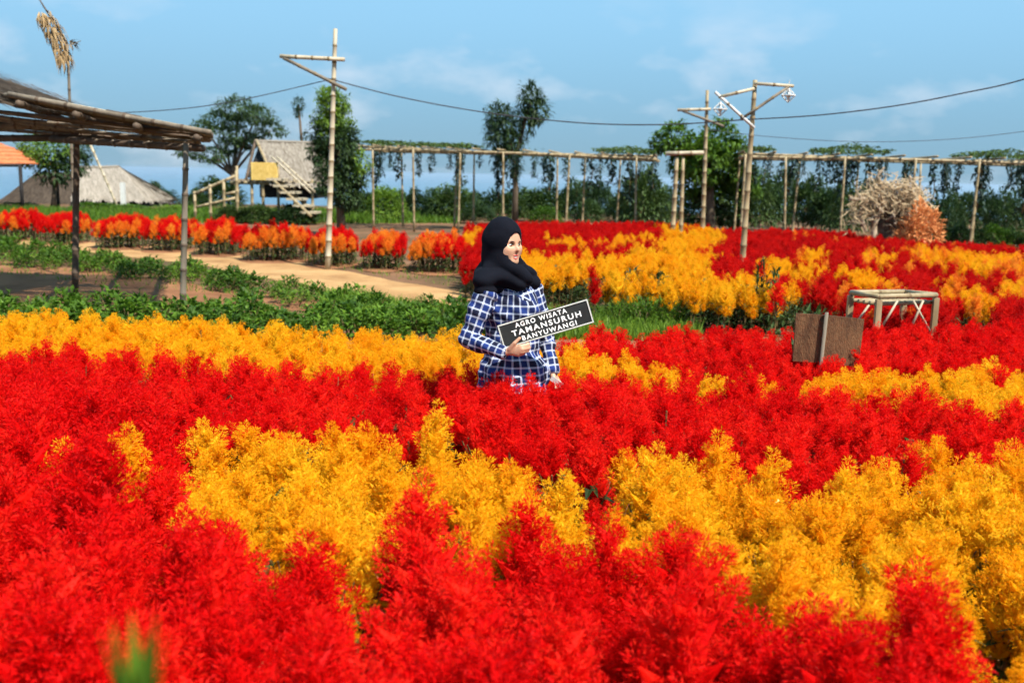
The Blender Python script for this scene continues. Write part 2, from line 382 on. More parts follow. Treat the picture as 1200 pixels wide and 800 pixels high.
# ------------------------------------------------------------------ instancing for the uncountable rest
def scatter(name, pts, rots, scls, idx, sources, parent=None, label=None, cat=None):
    me = bpy.data.meshes.new(name); me.from_pydata([tuple(p) for p in pts], [], [])
    for an, ty, key, data in (('rot', 'FLOAT_VECTOR', 'vector', np.array([tuple(r) for r in rots], 'f').ravel()), ('scl', 'FLOAT', 'value', np.array(scls, 'f')), ('pick', 'INT', 'value', np.array(idx, 'i'))):
        a = me.attributes.new(an, ty, 'POINT'); a.data.foreach_set(key, data)
    o = link(name, me, parent); tag(o, label, cat, None, 'stuff')
    ng = bpy.data.node_groups.new(name, 'GeometryNodeTree')
    ng.interface.new_socket('Geometry', in_out='INPUT', socket_type='NodeSocketGeometry'); ng.interface.new_socket('Geometry', in_out='OUTPUT', socket_type='NodeSocketGeometry')
    N, L = ng.nodes, ng.links
    gi = N.new('NodeGroupInput'); go = N.new('NodeGroupOutput'); ip = N.new('GeometryNodeInstanceOnPoints'); jn = N.new('GeometryNodeJoinGeometry')
    for s in sources:
        oi = N.new('GeometryNodeObjectInfo'); oi.inputs['Object'].default_value = s; oi.inputs['As Instance'].default_value = True; oi.transform_space = 'ORIGINAL'
        L.new(oi.outputs['Geometry'], jn.inputs[0])
    def attr(nm, ty):
        a = N.new('GeometryNodeInputNamedAttribute'); a.data_type = ty; a.inputs['Name'].default_value = nm; return a.outputs['Attribute']
    L.new(gi.outputs[0], ip.inputs['Points']); L.new(jn.outputs[0], ip.inputs['Instance']); ip.inputs['Pick Instance'].default_value = True
    L.new(attr('pick', 'INT'), ip.inputs['Instance Index']); L.new(attr('rot', 'FLOAT_VECTOR'), ip.inputs['Rotation']); L.new(attr('scl', 'FLOAT'), ip.inputs['Scale'])
    L.new(ip.outputs[0], go.inputs[0])
    md = o.modifiers.new('scatter', 'NODES'); md.node_group = ng
    return o

# ------------------------------------------------------------------ near beds
yE = [(0, 440), (185, 470), (200, 556), (290, 592), (400, 610), (470, 606), (540, 598), (600, 616), (700, 615), (800, 625), (860, 655), (900, 695), (1000, 678), (1100, 684), (1150, 770), (1200, 880)]
yDt = [(185, 540), (230, 492), (300, 478), (400, 478), (500, 492), (600, 517), (680, 520), (770, 497), (850, 512), (900, 540), (945, 572), (1000, 540), (1080, 512), (1200, 528)]
yAb = [(0, 390), (100, 396), (250, 410), (400, 417), (550, 427), (700, 428), (850, 436), (1000, 447), (1200, 456)]
yAt = [(-200, 350), (0, 355), (200, 364), (400, 376), (540, 383), (640, 394), (760, 408), (840, 424), (900, 434), (1000, 423), (1200, 415)]
yB = [(560, 410), (640, 394), (700, 375), (760, 380), (850, 370), (950, 380), (1000, 370), (1200, 366)]
def bed_of(x, y):
    if x > 1118 and y > 655: return 'F'
    if y > lin(yE, x): return 'E'
    if x > 190 and y > lin(yDt, x): return 'D'
    if y > lin(yAb, x): return 'C'
    if y > lin(yAt, x): return 'A'
    if x > 560 and y > lin(yB, x): return 'B'
    return None
COLOR = {'E': 'red', 'D': 'yellow', 'C': 'red', 'A': 'yellow', 'B': 'red', 'F': 'yellow'}
PERSON_XY = P(594, 400, 5.12)
near = []
rng = random.Random(21)
sp = 0.165
Yv = 1.05
row = 0
while Yv < 9.6:
    Xv = -0.62*Yv-1.0
    while Xv < 0.62*Yv+1.0:
        x = Xv+(row % 2)*sp*.5+rng.uniform(-.055, .055); y = Yv+rng.uniform(-.055, .055)
        Xv += sp
        top = 0.57+rng.uniform(-.05, .05)
        ix, iy = proj((x, y, top+.10))
        bd = bed_of(ix, iy)
        if bd is None: continue
        if (x-PERSON_XY.x)**2+(y-PERSON_XY.y)**2 < 0.15**2: continue
        if bd == 'E':
            edge_ = iy < lin(yE, ix)+45
            if rng.random() < .36 or (not edge_ and noise.noise((x*2.6, y*2.6, 1.5)) > .26): continue
            top += 0.02+rng.uniform(-.09, .03 if edge_ else .09)
        if bd == 'D':
            if rng.random() < .22: continue
            top += rng.uniform(-.08, .04)
        if bd == 'C': top += .02+.07*max(0, 1-math.hypot(x-PERSON_XY.x, (y-PERSON_XY.y+.35))/.7)
        c = COLOR[bd]
        if bd == 'F': top -= 0.20
        near.append([bd, c, x, y, top, ix, iy])
    Yv += sp*.87; row += 1
for ox, oy in ((-.13, -.24), (0, -.27), (.13, -.24), (-.24, -.16), (.24, -.16), (-.06, -.36), (.08, -.38)):
    near.append(['C', 'red', PERSON_XY.x+ox, PERSON_XY.y+oy, .655, 594, 455])
# two stray yellow spikes among the red on the left
for q in near:
    pass
for sx_, sy_ in ((70, 508), (150, 512)):
    min((q for q in near if q[0] in 'EC'), key=lambda q: (q[5]-sx_)**2+(q[6]-sy_)**2)[1] = 'yellow'

BEDLAB = {'E': ('red feathery celosia plant in the foremost bed, nearest the camera', 'red celosia plants of the foremost bed'),
          'D': ('golden yellow celosia plant in the middle bed between the two red beds', 'yellow celosia plants of the middle bed'),
          'F': ('green leafed yellow celosia at the bottom right corner of the photo', 'leafy celosia plants in the bottom right corner'),
          'Y': ('lone yellow celosia spike among the red ones on the left', 'stray yellow spikes on the left')}
cand = [q for q in near if -60 < q[5] < 1260 and (q[0] in 'EDF' or (q[1] == 'yellow' and q[0] == 'C')) and q[6] < 905 and q[3] > 1.25]
cand.sort(key=lambda q: (q[3]-0.0))
indiv = cand[:300]
indset = set(id(q) for q in indiv)
SRC = {}
used_src = {}
for q in indiv:
    bd, c, x, y, top = q[:5]
    key = 'Y' if (bd in 'EC' and c == 'yellow') else (bd if bd in 'EDF' else 'E')
    lab, grp = BEDLAB[key]
    e = empty('celosia_plant', (x, y, 0), rng.random()*6.283, lab, 'celosia', grp)
    q_rng = random.Random(int(x*1e4) ^ int(y*1e5))
    leafy = bd == 'F' or (bd == 'D' and rng.random() < .08)
    sm = rng.choice(STG if leafy else ST)
    s = link('leafy_stem', sm, e); hs_ = (top-.13)/.42; s.scale = (1, 1, hs_)
    SRC.setdefault(('stem', sm.name), s)
    ns = 6 if bd != 'F' else 1
    for off, ti, az, sc, va in plant_layout(q_rng, 1.32 if bd == 'E' else (1.02 if bd == 'D' else .75), ns):
        pm = PL[c][va]
        p = link('plume', pm, e)
        p.location = off+Vector((0, 0, top-.14)); p.rotation_euler = plume_rot(ti, az, q_rng.random()*6.283); p.scale = (sc,)*3
        SRC.setdefault((c, va), p)

# one orange plant on the flower row by the path supplies the orange plume shapes
def scatter_plants(name, plants, label, cat='celosia', parent=None, n_side=6, big=1.0, base=0.42):
    """plants: (color, x, y, top). One stuff object for plumes per colour, one for the leafy stems"""
    res = []; byc = {}
    sp_, sr_, ss_, si_ = [], [], [], []
    for c, x, y, top in plants:
        z0 = 0
        sp_.append((x, y, z0)); sr_.append((0, 0, rng.random()*6.283)); ss_.append((top-.12)/base); si_.append(rng.randrange(3))
        for off, ti, az, sc, va in plant_layout(rng, big, n_side):
            d = byc.setdefault(c, ([], [], [], []))
            k = (top/.57)
            d[0].append((x+off.x*k, y+off.y*k, top-.14*k+off.z*k)); d[1].append(plume_rot(ti, az, rng.random()*6.283)); d[2].append(sc*k); d[3].append(va)
    for c, d in byc.items():
        src = [SRC[(c, v)] for v in range(4)]
        res.append(scatter(c+'_plumes', *d, src, parent, (label % c) if label else None, cat if label else None))
    src = [SRC[('stem', m.name)] for m in ST if ('stem', m.name) in SRC]
    n = len(src)
    res.append(scatter('leafy_stems', sp_, sr_, ss_, [i % n for i in si_], src, parent, 'dark leafy stems under the '+name if label else None, 'leaves' if label else None))
    return res

# the row of round beds along the path; the first one owns the orange plume shapes used elsewhere
def row_bed(cx, ybase, wpx, front, mix, label):
    wpx *= rng.uniform(.85, 1.12)
    c = G(cx, ybase, 0); sc = c.y/FPX; w = wpx*sc*.92
    e = empty('flower_bed', (c.x, c.y, 0), 0, label, 'flower bed', 'round flower beds along the path')
    pl = []
    dep = 1.5; n = 0
    yy = -.05
    while yy < dep:
        xx = -w/2
        while xx < w/2:
            x = xx+rng.uniform(-.05, .05); y = yy+rng.uniform(-.05, .05); xx += .17
            if (x/(w/2))**2 + max(0, abs(y-dep/2)/(dep/2))**4 > 1: continue
            top = .37+.13*(1-(x/(w/2))**2)+.04*rng.uniform(-1, 1) + .10*min(1, max(0, y)/.5)
            isf = (y < .32 and rng.random() < front) or rng.random() < mix or (x > w*.28 and rng.random() < mix*4)
            if label.startswith('orange'): isf = not isf
            pl.append(('orange' if isf else 'red', x, y, top))
        yy += .17
    scatter_plants('row bed', pl, None, parent=e, n_side=5)
    sl_ = MB(); n = 24
    ring = [(math.cos(k*6.283/n)*w*.56*(1+.08*noise.noise((k, cx, 0))), dep/2-.1+math.sin(k*6.283/n)*dep*.62, .012) for k in range(n)]
    for k in range(n): sl_.tri((0, dep/2, .05), ring[k], ring[(k+1) % n])
    sl_.build('soil_mound', M['soil'], e)
ROWB = [(4, 283, 48, .3, .75, 'orange topped celosia bed at the left edge beside the path'),
        (60, 287, 56, .05, .03, 'wholly red celosia bed left of the dark shed post'),
        (128, 293, 68, .25, .10, 'red celosia bed with a few orange plumes between the two shed posts'),
        (186, 296, 60, .35, .06, 'red celosia bed with pale front plumes just left of the thin shed post'),
        (246, 301, 66, .6, .08, 'red and orange celosia bed just right of the thin shed post'),
        (313, 308, 76, .85, .07, 'red celosia bed fronted by a broad orange skirt in front of the stilt hut'),
        (382, 314, 70, .8, .04, 'red celosia bed with an orange front edge behind the tall bamboo pole'),
        (446, 318, 62, .2, .25, 'orange celosia bed with a red patch right of the bamboo pole'),
        (512, 322, 66, .25, .25, 'orange and red celosia bed left of the woman in the scarf')]
_first = G(4, 283, 0)
def orange_sources(e):
    for v in range(4):
        p = link('plume', PL['orange'][v], e); p.location = (-.3+.2*v, .0, .42); p.rotation_euler = (0, .1, v)
        SRC[('orange', v)] = p
_old = row_bed
for i, a in enumerate(ROWB):
    if i == 0:
        src_holder = empty('celosia_plant', G(-14, 284, 0), 0, 'small orange celosia in front of the leftmost bed by the path', 'celosia')
        s = link('leafy_stem', ST[0], src_holder); orange_sources(src_holder)
    row_bed(*a)

# ------------------------------------------------------------------ rest of the near beds
for beds, nm, lab in ((('C', 'E', 'F', 'D'), 'middle beds', '%s celosia plumes filling the wide bed in front of the woman'),
                      (('A', 'B'), 'back beds', '%s celosia plumes in the beds just behind the woman')):
    pl = [(q[1], q[2], q[3], q[4]) for q in near if id(q) not in indset and q[0] in beds]
    scatter_plants(nm, pl, lab, n_side=4, big=.86)

# ------------------------------------------------------------------ far field on the right
YP = [[(505, 268), (562, 272), (556, 288), (512, 284)], [(700, 284), (760, 276), (765, 284), (705, 291)], [(600, 298), (690, 300), (690, 326), (615, 326)],
      [(688, 306), (760, 294), (830, 300), (880, 322), (915, 348), (905, 366), (800, 362), (700, 336)],
      [(778, 266), (842, 268), (846, 284), (800, 302), (772, 298)], [(835, 296), (872, 312), (850, 312), (820, 300)],
      [(888, 306), (965, 315), (955, 330), (895, 325)], [(933, 298), (962, 292), (978, 305), (948, 315)],
      [(984, 314), (1050, 330), (1045, 343), (984, 331)], [(1008, 294), (1048, 300), (1042, 318), (1015, 312)],
      [(1058, 291), (1200, 303), (1300, 310), (1300, 335), (1200, 326), (1120, 313), (1063, 309)], [(1098, 324), (1172, 350), (1165, 364), (1098, 342)],
      [(1170, 330), (1240, 334), (1240, 352), (1175, 347)], [(640, 279), (688, 283), (680, 291), (636, 287)], [(925, 330), (945, 350), (938, 362), (918, 345)]]
fback = [(540, 266), (620, 262), (780, 263), (860, 271), (1000, 274), (1060, 283), (1200, 292), (1400, 300)]
ffront = [(540, 314), (620, 322), (690, 330), (760, 341), (850, 348), (905, 348), (935, 335), (985, 350), (1000, 384), (1090, 372), (1110, 372), (1130, 350), (1180, 372), (1300, 380)]
far = []; sp = .20; Yv = 8.5; row = 0
while Yv < 30:
    Xv = -2.0
    while Xv < 0.62*Yv+1.5:
        x = Xv+(row % 2)*sp*.5+rng.uniform(-.07, .07); y = Yv+rng.uniform(-.07, .07); Xv += sp
        top = .50+.10*noise.noise((x*.6, y*.6, 0))+rng.uniform(-.05, .05)
        ix, iy = proj((x, y, top))
        if ix < 545 or iy < lin(fback, ix) or iy > lin(ffront, ix): continue
        if noise.noise((x*.9, y*.35, 9)) > .42: continue
        c = 'crimson'
        for pg in YP:
            if poly_in(pg, ix+rng.gauss(0, 4), iy+rng.gauss(0, 2.5)): c = 'yellow'
        if c == 'yellow' and ((832 < ix < 885 and 306 < iy < 326) or noise.noise((x*.35, y*.9, 4)) > .52): c = 'crimson'
        if c == 'crimson' and ix > 930 and rng.random() < .05: c = 'orange'
        if c == 'yellow' and ix > 980 and rng.random() < .3: c = 'orange'
        far.append((c, x, y, top))
    Yv += sp*.9; row += 1
far.sort(key=lambda q: q[2])
k0 = next(i for i, q in enumerate(far) if q[0] == 'crimson' and 900 < proj((q[1], q[2], .5))[0] < 1000)
q0 = far.pop(k0)
e = empty('celosia_plant', (q0[1], q0[2], 0), 0, 'dark crimson celosia at the front edge of the far right bed', 'celosia'); link('leafy_stem', ST[0], e)
for v in range(4):
    p = link('plume', PL['crimson'][v], e); p.location = (.05*math.cos(v*1.6), .05*math.sin(v*1.6), q0[3]-.14); p.rotation_euler = plume_rot(.2, v*1.6, v); p.scale = (.9,)*3; SRC[('crimson', v)] = p
scatter_plants('far beds', far, '%s celosia plumes in the far beds below the bamboo pergolas', n_side=4)

# ------------------------------------------------------------------ low green crops
def bush_mesh(seed, r, h, n, ll, lw, m, name='leaves'):
    rg = random.Random(seed); b = MB()
    for k in range(4):
        a = rg.random()*6.283; b.tube([(0, 0, 0), (math.cos(a)*r*.3, math.sin(a)*r*.3, h*.5), (math.cos(a)*r*.5, math.sin(a)*r*.5, h*.85)], [.008, .006, .003], 5, 1)
    for k in range(n):
        a = rg.random()*6.283; el = math.asin(rg.uniform(-.1, 1)); q = rg.uniform(.45, 1)**.6
        d = Vector((math.cos(a)*math.cos(el), math.sin(a)*math.cos(el), math.sin(el)))
        lump = 1+.35*noise.noise(d*1.8+Vector((seed*3.1, 0, 0)))
        p = Vector((d.x*r*q*lump, d.y*r*q*lump, h*.18+d.z*h*.8*q*lump))
        dd = (d+Vector((rg.gauss(0, .4), rg.gauss(0, .4), rg.gauss(.2, .35)))).normalized()
        b.leaf(p, dd, ll*rg.uniform(.6, 1.2), lw*rg.uniform(.7, 1.2), .5)
    return b.mesh(name, [m, M['stem']])
CROP = [bush_mesh(s, .22, .30, 150, .11, .05, M['leaf']) for s in (1, 2, 3)]
CROPL = [bush_mesh(s, .20, .26, 130, .10, .035, M['limeleaf']) for s in (4,)]
def crop(polys, spc, name, label, cat, group, scl, lime=.0, z=0.15):
    n = 0
    xs = [G(x, y, z) for pg in polys for x, y in pg]
    y = min(p.y for p in xs); y1 = max(p.y for p in xs); x0 = min(p.x for p in xs); x1 = max(p.x for p in xs); r = 0
    while y < y1:
        x = x0+(r % 2)*spc/2
        while x < x1:
            a, b = x+rng.uniform(-.3, .3)*spc, y+rng.uniform(-.3, .3)*spc; x += spc
            ix, iy = proj((a, b, z))
            if not any(poly_in(pg, ix, iy) for pg in polys): continue
            me = rng.choice(CROPL if rng.random() < lime else CROP)
            e = empty(name, (a, b, 0), rng.random()*6.283, label, cat, group)
            o = link('leaves', me, e); s = scl*rng.uniform(.75, 1.25); o.scale = (s, s, s*rng.uniform(.8, 1.15)); n += 1
        y += spc*.87; r += 1
    return n
ncrop = crop([[(-60, 281), (60, 288), (130, 302), (200, 312), (330, 335), (440, 352), (545, 366), (545, 388), (400, 362), (250, 338), (120, 315), (-60, 304)]], .52, 'leafy_crop', 'leafy green crop plant in the row beside the sandy path', 'crop plant', 'crop row along the path', .8, .06, .08)
ncrop2 = crop([[(-60, 356), (100, 360), (240, 362), (330, 364), (440, 368), (545, 380), (545, 398), (200, 390), (0, 386), (-60, 386)]], .41, 'leafy_crop', 'leafy green crop plant in the row right behind the yellow celosias', 'crop plant', 'crop row behind the yellow celosias', .9, .10, .1)
FERN = [bush_mesh(s, .26, .36, 420, .13, .016, M['leaf']) for s in (7, 8)]
for i, (x, y, s, lab) in enumerate(((722, 384, .8, 'small feathery green bush just right of the sign the woman holds'), (752, 388, 1.05, 'feathery bright green bush in the middle of the clump behind the red bed'),
                                   (782, 386, .95, 'feathery green bush at the right end of the clump behind the red bed'), (1188, 376, .7, 'feathery green bush at the right edge beyond the bamboo frame'), (1020, 372, .45, 'small green tuft beside the bamboo frame'))):
    e = empty('feathery_bush', G(x, y, 0), i, lab, 'bush'); o = link('leaves', FERN[i % 2], e); o.scale = (s, s, s)
# dark leafy edge plants in front of the far beds
EDGE = [bush_mesh(s, .16, .5, 130, .12, .035, M['darkleaf']) for s in (11, 12)]
for i in range(26):
    x = 628+i*12.2; y = lin([(620, 352), (700, 366), (800, 384), (900, 396), (945, 398)], x)
    e = empty('dark_leafy_plant', G(x, y-4+rng.uniform(-3, 3), 0), rng.random()*6, 'dark leafy plant along the front edge of the far yellow bed', 'plant', 'dark edge plants of the far bed')
    o = link('leaves', EDGE[i % 2], e); s = rng.uniform(.6, 1.0); o.scale = (s, s, s*rng.uniform(.7, 1.2))
for x, y, h, lab in ((888, 392, 1.5, 'tall dark green plant left of the brown board'), (905, 395, 1.35, 'tall dark green plant next to the brown board'), (768, 382, 1.1, 'dark upright plant behind the feathery bush')):
    e = empty('dark_leafy_plant', G(x, y, 0), x, lab, 'plant'); o = link('leaves', EDGE[0], e); o.scale = (.8, .8, h)
# blurred blade close to the lens, bottom left
e = empty('tall_weed', (-.262, .66, 0), 0, 'blurred green leaf tip close to the lens at the bottom left', 'weed')
b = MB()
b.tube([(0, 0, 0), (.01, 0, .6), (0, 0, 1.08)], [.008, .007, .004], 6)
for k in range(9):
    a = k*2.4; b.leaf((0, 0, 1.0+.012*k), Vector((math.cos(a)*.12-.03, math.sin(a)*.12, 1)), .26-.012*k, .05, .15)
for k in range(8):
    a = k*2.4; b.leaf((0, 0, .3+.08*k), Vector((math.cos(a), math.sin(a), .4)), .15, .04, .5)
o = b.build('leaves', M['leaf'], e); o.scale = (.55, .55, 1.15)
# grassy verge behind the row beds and under the far trees
def grass(name, poly, n, hgt, m, label, yr):
    b = MB(); k = 0
    xs0, xs1 = min(p[0] for p in poly), max(p[0] for p in poly); ys0, ys1 = min(p[1] for p in poly), max(p[1] for p in poly)
    pts = [G(x, y, 0) for x, y in poly]; X0, X1 = min(p.x for p in pts), max(p.x for p in pts); Y0, Y1 = min(p.y for p in pts), min(60, max(p.y for p in pts))
    while k < n:
        x, y = rng.uniform(X0, X1), rng.uniform(Y0, Y1)
        if not poly_in([(p.x, p.y) for p in pts], x, y): k += 0.2; continue
        if name == 'weeds' and poly_in([(20, 279), (200, 285), (330, 302), (440, 323), (640, 350), (640, 370), (480, 358), (400, 346), (220, 310), (20, 290)], *proj((x, y, 0))): k += 0.2; continue
        a = rng.random()*6.283; L = hgt*rng.uniform(.5, 1.3)*(1+.5*noise.noise((x*.5, y*.5, 2))); w = hgt*.10
        s = Vector((math.cos(a), math.sin(a), 0))*w; t = Vector((rng.gauss(0, .3), rng.gauss(0, .3), 1))*L
        p = Vector((x, y, 0)); b.tri(p-s, p+s, p+t); k += 1
    tag(b.build(name, m), label, 'grass', None, 'stuff')
grass('grass', [(-60, 262), (540, 262), (540, 249), (-60, 247)], 26000, .24, M['leaf'], 'short green grass behind the round flower beds', 0)
grass('grass', [(380, 352), (560, 372), (700, 372), (820, 386), (820, 402), (560, 396), (380, 372)], 16000, .16, M['limeleaf'], 'short grass strip behind the yellow bed', 0)

# red tuft standing alone in front of the dark edge plants
e = empty('celosia_plant', G(906, 410, 0), 0, 'single dark red celosia left of the brown board', 'celosia')
s_ = link('leafy_stem', ST[1], e); s_.scale = (1, 1, 1.2)
for off, ti, az_, sc, va in plant_layout(random.Random(5), .8, 5):
    p = link('plume', PL['red'][va], e); p.location = off+Vector((0, 0, .52)); p.rotation_euler = plume_rot(ti, az_, 1.0); p.scale = (sc,)*3
grass('weeds', [(-60, 318), (540, 370), (640, 372), (640, 330), (540, 318), (200, 278), (-60, 270)], 5000, .09, M['limeleaf'], 'sparse small weeds on the bare earth around the path', 0)

# ------------------------------------------------------------------ trees and shrubs
def crown_leaves(b, blobs, n, ll, lw, rg, squash=.75, m=0):
    wts = [r**2 for _, r in blobs]; tot = sum(wts)
    for (c, r), w in zip(blobs, wts):
        c = Vector(c); k = int(n*w/tot); seed = rg.random()*50
        for i in range(k):
            z = rg.uniform(-1, 1); a = rg.random()*6.283; s = math.sqrt(1-z*z)
            d = Vector((math.cos(a)*s, math.sin(a)*s, z))
            nn = noise.noise(d*2.4+Vector((seed, 0, 0)))
            if nn < -.10: continue
            q = rg.uniform(.25, 1)**.5*(1+.7*nn)
            p = c+Vector((d.x, d.y, d.z*squash))*r*q
            dd = (d+Vector((rg.gauss(0, .6), rg.gauss(0, .6), rg.gauss(-.1, .5)))).normalized()
            b.leaf(p, dd, ll*rg.uniform(.6, 1.25), lw*rg.uniform(.7, 1.25), .4, m=m)
def tree(name, label, base, trunk, limbs, blobs, n, ll, lw, mats, cat='tree', group=None, squash=.75, seed=1, r=.12):
    rg = random.Random(seed); base = Vector(base)
    e = empty(name, base, 0, label, cat, group)
    t = MB(); tp = [Vector(p)-base for p in trunk]
    t.tube(tp, [r*(1-.6*i/(len(tp)-1)) for i in range(len(tp))], 8)
    for a, c in limbs:
        a, c = Vector(a)-base, Vector(c)-base; mid = a.lerp(c, .5)+Vector((rg.gauss(0, .05), rg.gauss(0, .05), .06*(c-a).length))
        t.tube([a, mid, c], [r*.5, r*.34, r*.12], 6)
    t.build('trunk', M['bark'], e, True)
    c = MB()
    for (p, rr), mi in blobs: crown_leaves(c, [(Vector(p)-base, rr)], int(n*rr*rr), ll, lw, rg, squash, mi)
    c.build('crown', mats, e)
    return e
def spot(x, y, Y): return P(x, y, Y)
def ground_at(x, Y): p = P(x, 230, Y); p.z = 0; return p

# umbrella-like tree on the left
Y = 47; s = Y/FPX
bs = ground_at(278, Y)
fork = spot(272, 205, Y)
bl = [((spot(x, y, Y+dy)), r*s) for x, y, dy, r in ((280, 128, 0, 24), (258, 142, .8, 20), (302, 135, -.5, 18), (318, 152, .4, 16), (240, 150, -.6, 13), (280, 160, 0, 22), (222, 178, .5, 15), (250, 182, -.5, 17), (296, 166, .7, 16), (268, 172, 0, 15))]
tree('shade_tree', 'tall spreading tree with flat layered crown behind the stilt hut', bs, [bs, spot(276, 230, Y), fork, spot(278, 165, Y)], [(fork, p) for p, r in bl], [(q, 0) for q in bl], 2000, .20, .08, [M['treeleaf']], squash=.5, seed=3, r=.16)
# slim tree with a tuft
Y = 43; s = Y/FPX; bs = ground_at(356, Y)
bl = [(spot(350, 122, Y), 6*s), (spot(349, 132, Y), 4*s), (spot(356, 160, Y), 3*s)]
tree('slim_tree', 'thin bare trunk with a small leaf tuft beside the thatched roof', bs, [bs, spot(358, 210, Y), spot(353, 160, Y), spot(350, 124, Y)], [], [(q, 0) for q in bl], 9000, .14, .05, [M['treeleaf']], squash=1.3, seed=4, r=.10)
# dense column of foliage right of the pole
Y = 27; s = Y/FPX; bs = ground_at(400, Y)
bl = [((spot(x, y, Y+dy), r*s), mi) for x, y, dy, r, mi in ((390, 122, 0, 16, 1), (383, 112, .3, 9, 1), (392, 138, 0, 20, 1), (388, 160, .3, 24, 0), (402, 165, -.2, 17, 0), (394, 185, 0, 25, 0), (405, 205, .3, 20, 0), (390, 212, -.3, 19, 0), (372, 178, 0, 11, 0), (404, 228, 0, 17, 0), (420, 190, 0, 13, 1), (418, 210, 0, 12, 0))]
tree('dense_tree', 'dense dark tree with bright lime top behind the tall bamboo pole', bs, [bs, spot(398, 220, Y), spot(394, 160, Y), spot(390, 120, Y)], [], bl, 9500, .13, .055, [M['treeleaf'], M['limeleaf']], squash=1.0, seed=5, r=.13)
# dark twin-topped tree in the middle
Y = 31; s = Y/FPX; bs = ground_at(604, Y)
bl = [(spot(x, y, Y+dy), r*s) for x, y, dy, r in ((621, 112, 0, 11), (624, 126, .1, 15), (618, 140, 0, 12), (634, 130, 0, 9), (588, 142, 0, 15), (592, 156, .2, 18), (582, 162, 0, 12), (600, 170, -.1, 13), (596, 184, 0, 11), (580, 135, 0, 9), (602, 198, 0, 8))]
tree('twin_topped_tree', 'dark tree with two leafy tops rising above the pergola behind the woman', bs, [bs, spot(604, 220, Y), spot(604, 188, Y), spot(612, 155, Y), spot(622, 118, Y)], [(spot(604, 190, Y), spot(588, 145, Y))], [(q, 0) for q in bl], 4300, .24, .055, [M['treeleaf']], squash=1.15, seed=6, r=.10)
# broad tree between the pergolas
Y = 28; s = Y/FPX; bs = ground_at(835, Y)
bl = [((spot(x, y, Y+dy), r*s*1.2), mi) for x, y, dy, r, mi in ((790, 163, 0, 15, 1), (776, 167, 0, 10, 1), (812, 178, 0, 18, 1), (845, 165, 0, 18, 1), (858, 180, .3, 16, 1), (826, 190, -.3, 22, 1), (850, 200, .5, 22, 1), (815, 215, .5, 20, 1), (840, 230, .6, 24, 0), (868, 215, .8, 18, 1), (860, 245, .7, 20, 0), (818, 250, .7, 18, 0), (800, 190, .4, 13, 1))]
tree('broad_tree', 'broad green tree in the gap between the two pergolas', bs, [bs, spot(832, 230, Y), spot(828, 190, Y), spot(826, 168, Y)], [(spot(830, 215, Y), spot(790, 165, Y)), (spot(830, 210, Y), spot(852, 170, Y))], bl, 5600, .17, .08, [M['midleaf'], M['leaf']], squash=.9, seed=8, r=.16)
# trees at far left behind the shed
Y = 40; s = Y/FPX; bs = ground_at(62, Y)
bl = [((spot(x, y, Y+dy), r*s), mi) for x, y, dy, r, mi in ((60, 178, 0, 24, 1), (40, 172, .5, 16, 1), (85, 190, .3, 18, 0), (66, 200, 0, 22, 0), (28, 185, 0, 12, 1), (96, 178, .5, 12, 0))]
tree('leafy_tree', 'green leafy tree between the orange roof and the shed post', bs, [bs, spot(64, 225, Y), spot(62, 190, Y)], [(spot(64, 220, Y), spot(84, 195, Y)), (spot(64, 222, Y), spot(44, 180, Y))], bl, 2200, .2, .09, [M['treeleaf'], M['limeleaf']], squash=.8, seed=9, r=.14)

SHR = [bush_mesh(s, 1.0, 1.5, 1500, .24, .10, m) for s, m in ((21, M['midleaf']), (22, M['midleaf']), (23, M['treeleaf']), (24, M['treeleaf']))]
SHG = [bush_mesh(s, 1.0, 1.5, 1500, .22, .09, m) for s, m in ((25, M['leaf']), (26, M['limeleaf']))]
def shrub(x, ytop, Y, wpx, kind, lab, group=None):
    sc = Y/FPX; b = ground_at(x, Y); top = P(x, ytop, Y).z
    e = empty('shrub', b, rng.random()*6.28, lab, 'shrub', group)
    o = link('leaves', (SHG if kind else SHR)[rng.randrange(2 if kind else 4)], e); o.scale = (wpx*sc/2, wpx*sc/2, max(.3, top)/1.62)
gl = 'shrubs behind the left pergola'; gr_ = 'shrubs behind the right pergola'
for i in range(17):
    x = 422+i*22+rng.uniform(-6, 6)
    shrub(x, 215+rng.uniform(-6, 10), rng.uniform(38, 46), rng.uniform(40, 58), 0, 'dark green shrub in the hedge behind the left pergola', gl)
for x, y, w in ((452, 216, 50), (560, 236, 42), (640, 240, 40), (690, 232, 36), (745, 214, 48), (765, 225, 46)):
    shrub(x, y, 36, w, 1 if x in (452, 640) else 0, 'light green shrub below the left pergola' if x in (452, 640) else 'rounded green shrub close behind the left pergola posts', 'lower shrubs behind the left pergola' if x not in (452, 640) else 'light shrubs below the left pergola')
shrub(752, 192, 34, 66, 0, 'large round green shrub at the right end of the left pergola')
for i in range(20):
    x = 880+i*20+rng.uniform(-6, 6)
    t = lin([(880, 200), (960, 205), (1010, 212), (1080, 226), (1150, 224), (1260, 216)], x)
    shrub(x, t+rng.uniform(-6, 8), rng.uniform(32, 40), rng.uniform(36, 54), 0, 'dark green shrub in the thicket behind the right pergola', gr_)
for i in range(9):
    x = 1085+i*22; shrub(x, 262+rng.uniform(-8, 8), 27.5+rng.uniform(-.5, .5), 40, rng.random() < .4, 'low shrub under the right end of the right pergola', 'low shrubs under the right pergola')
for x, yt, Y, w in ((255, 206, 44, 60), (230, 222, 43, 40), (190, 220, 50, 36), (182, 212, 52, 20), (420, 225, 40, 40), (300, 238, 33, 50), (345, 238, 33, 55), (270, 240, 33, 40)):
    shrub(x, yt, Y, w, 0, 'dark shrub around the stilt hut', 'shrubs around the stilt hut')
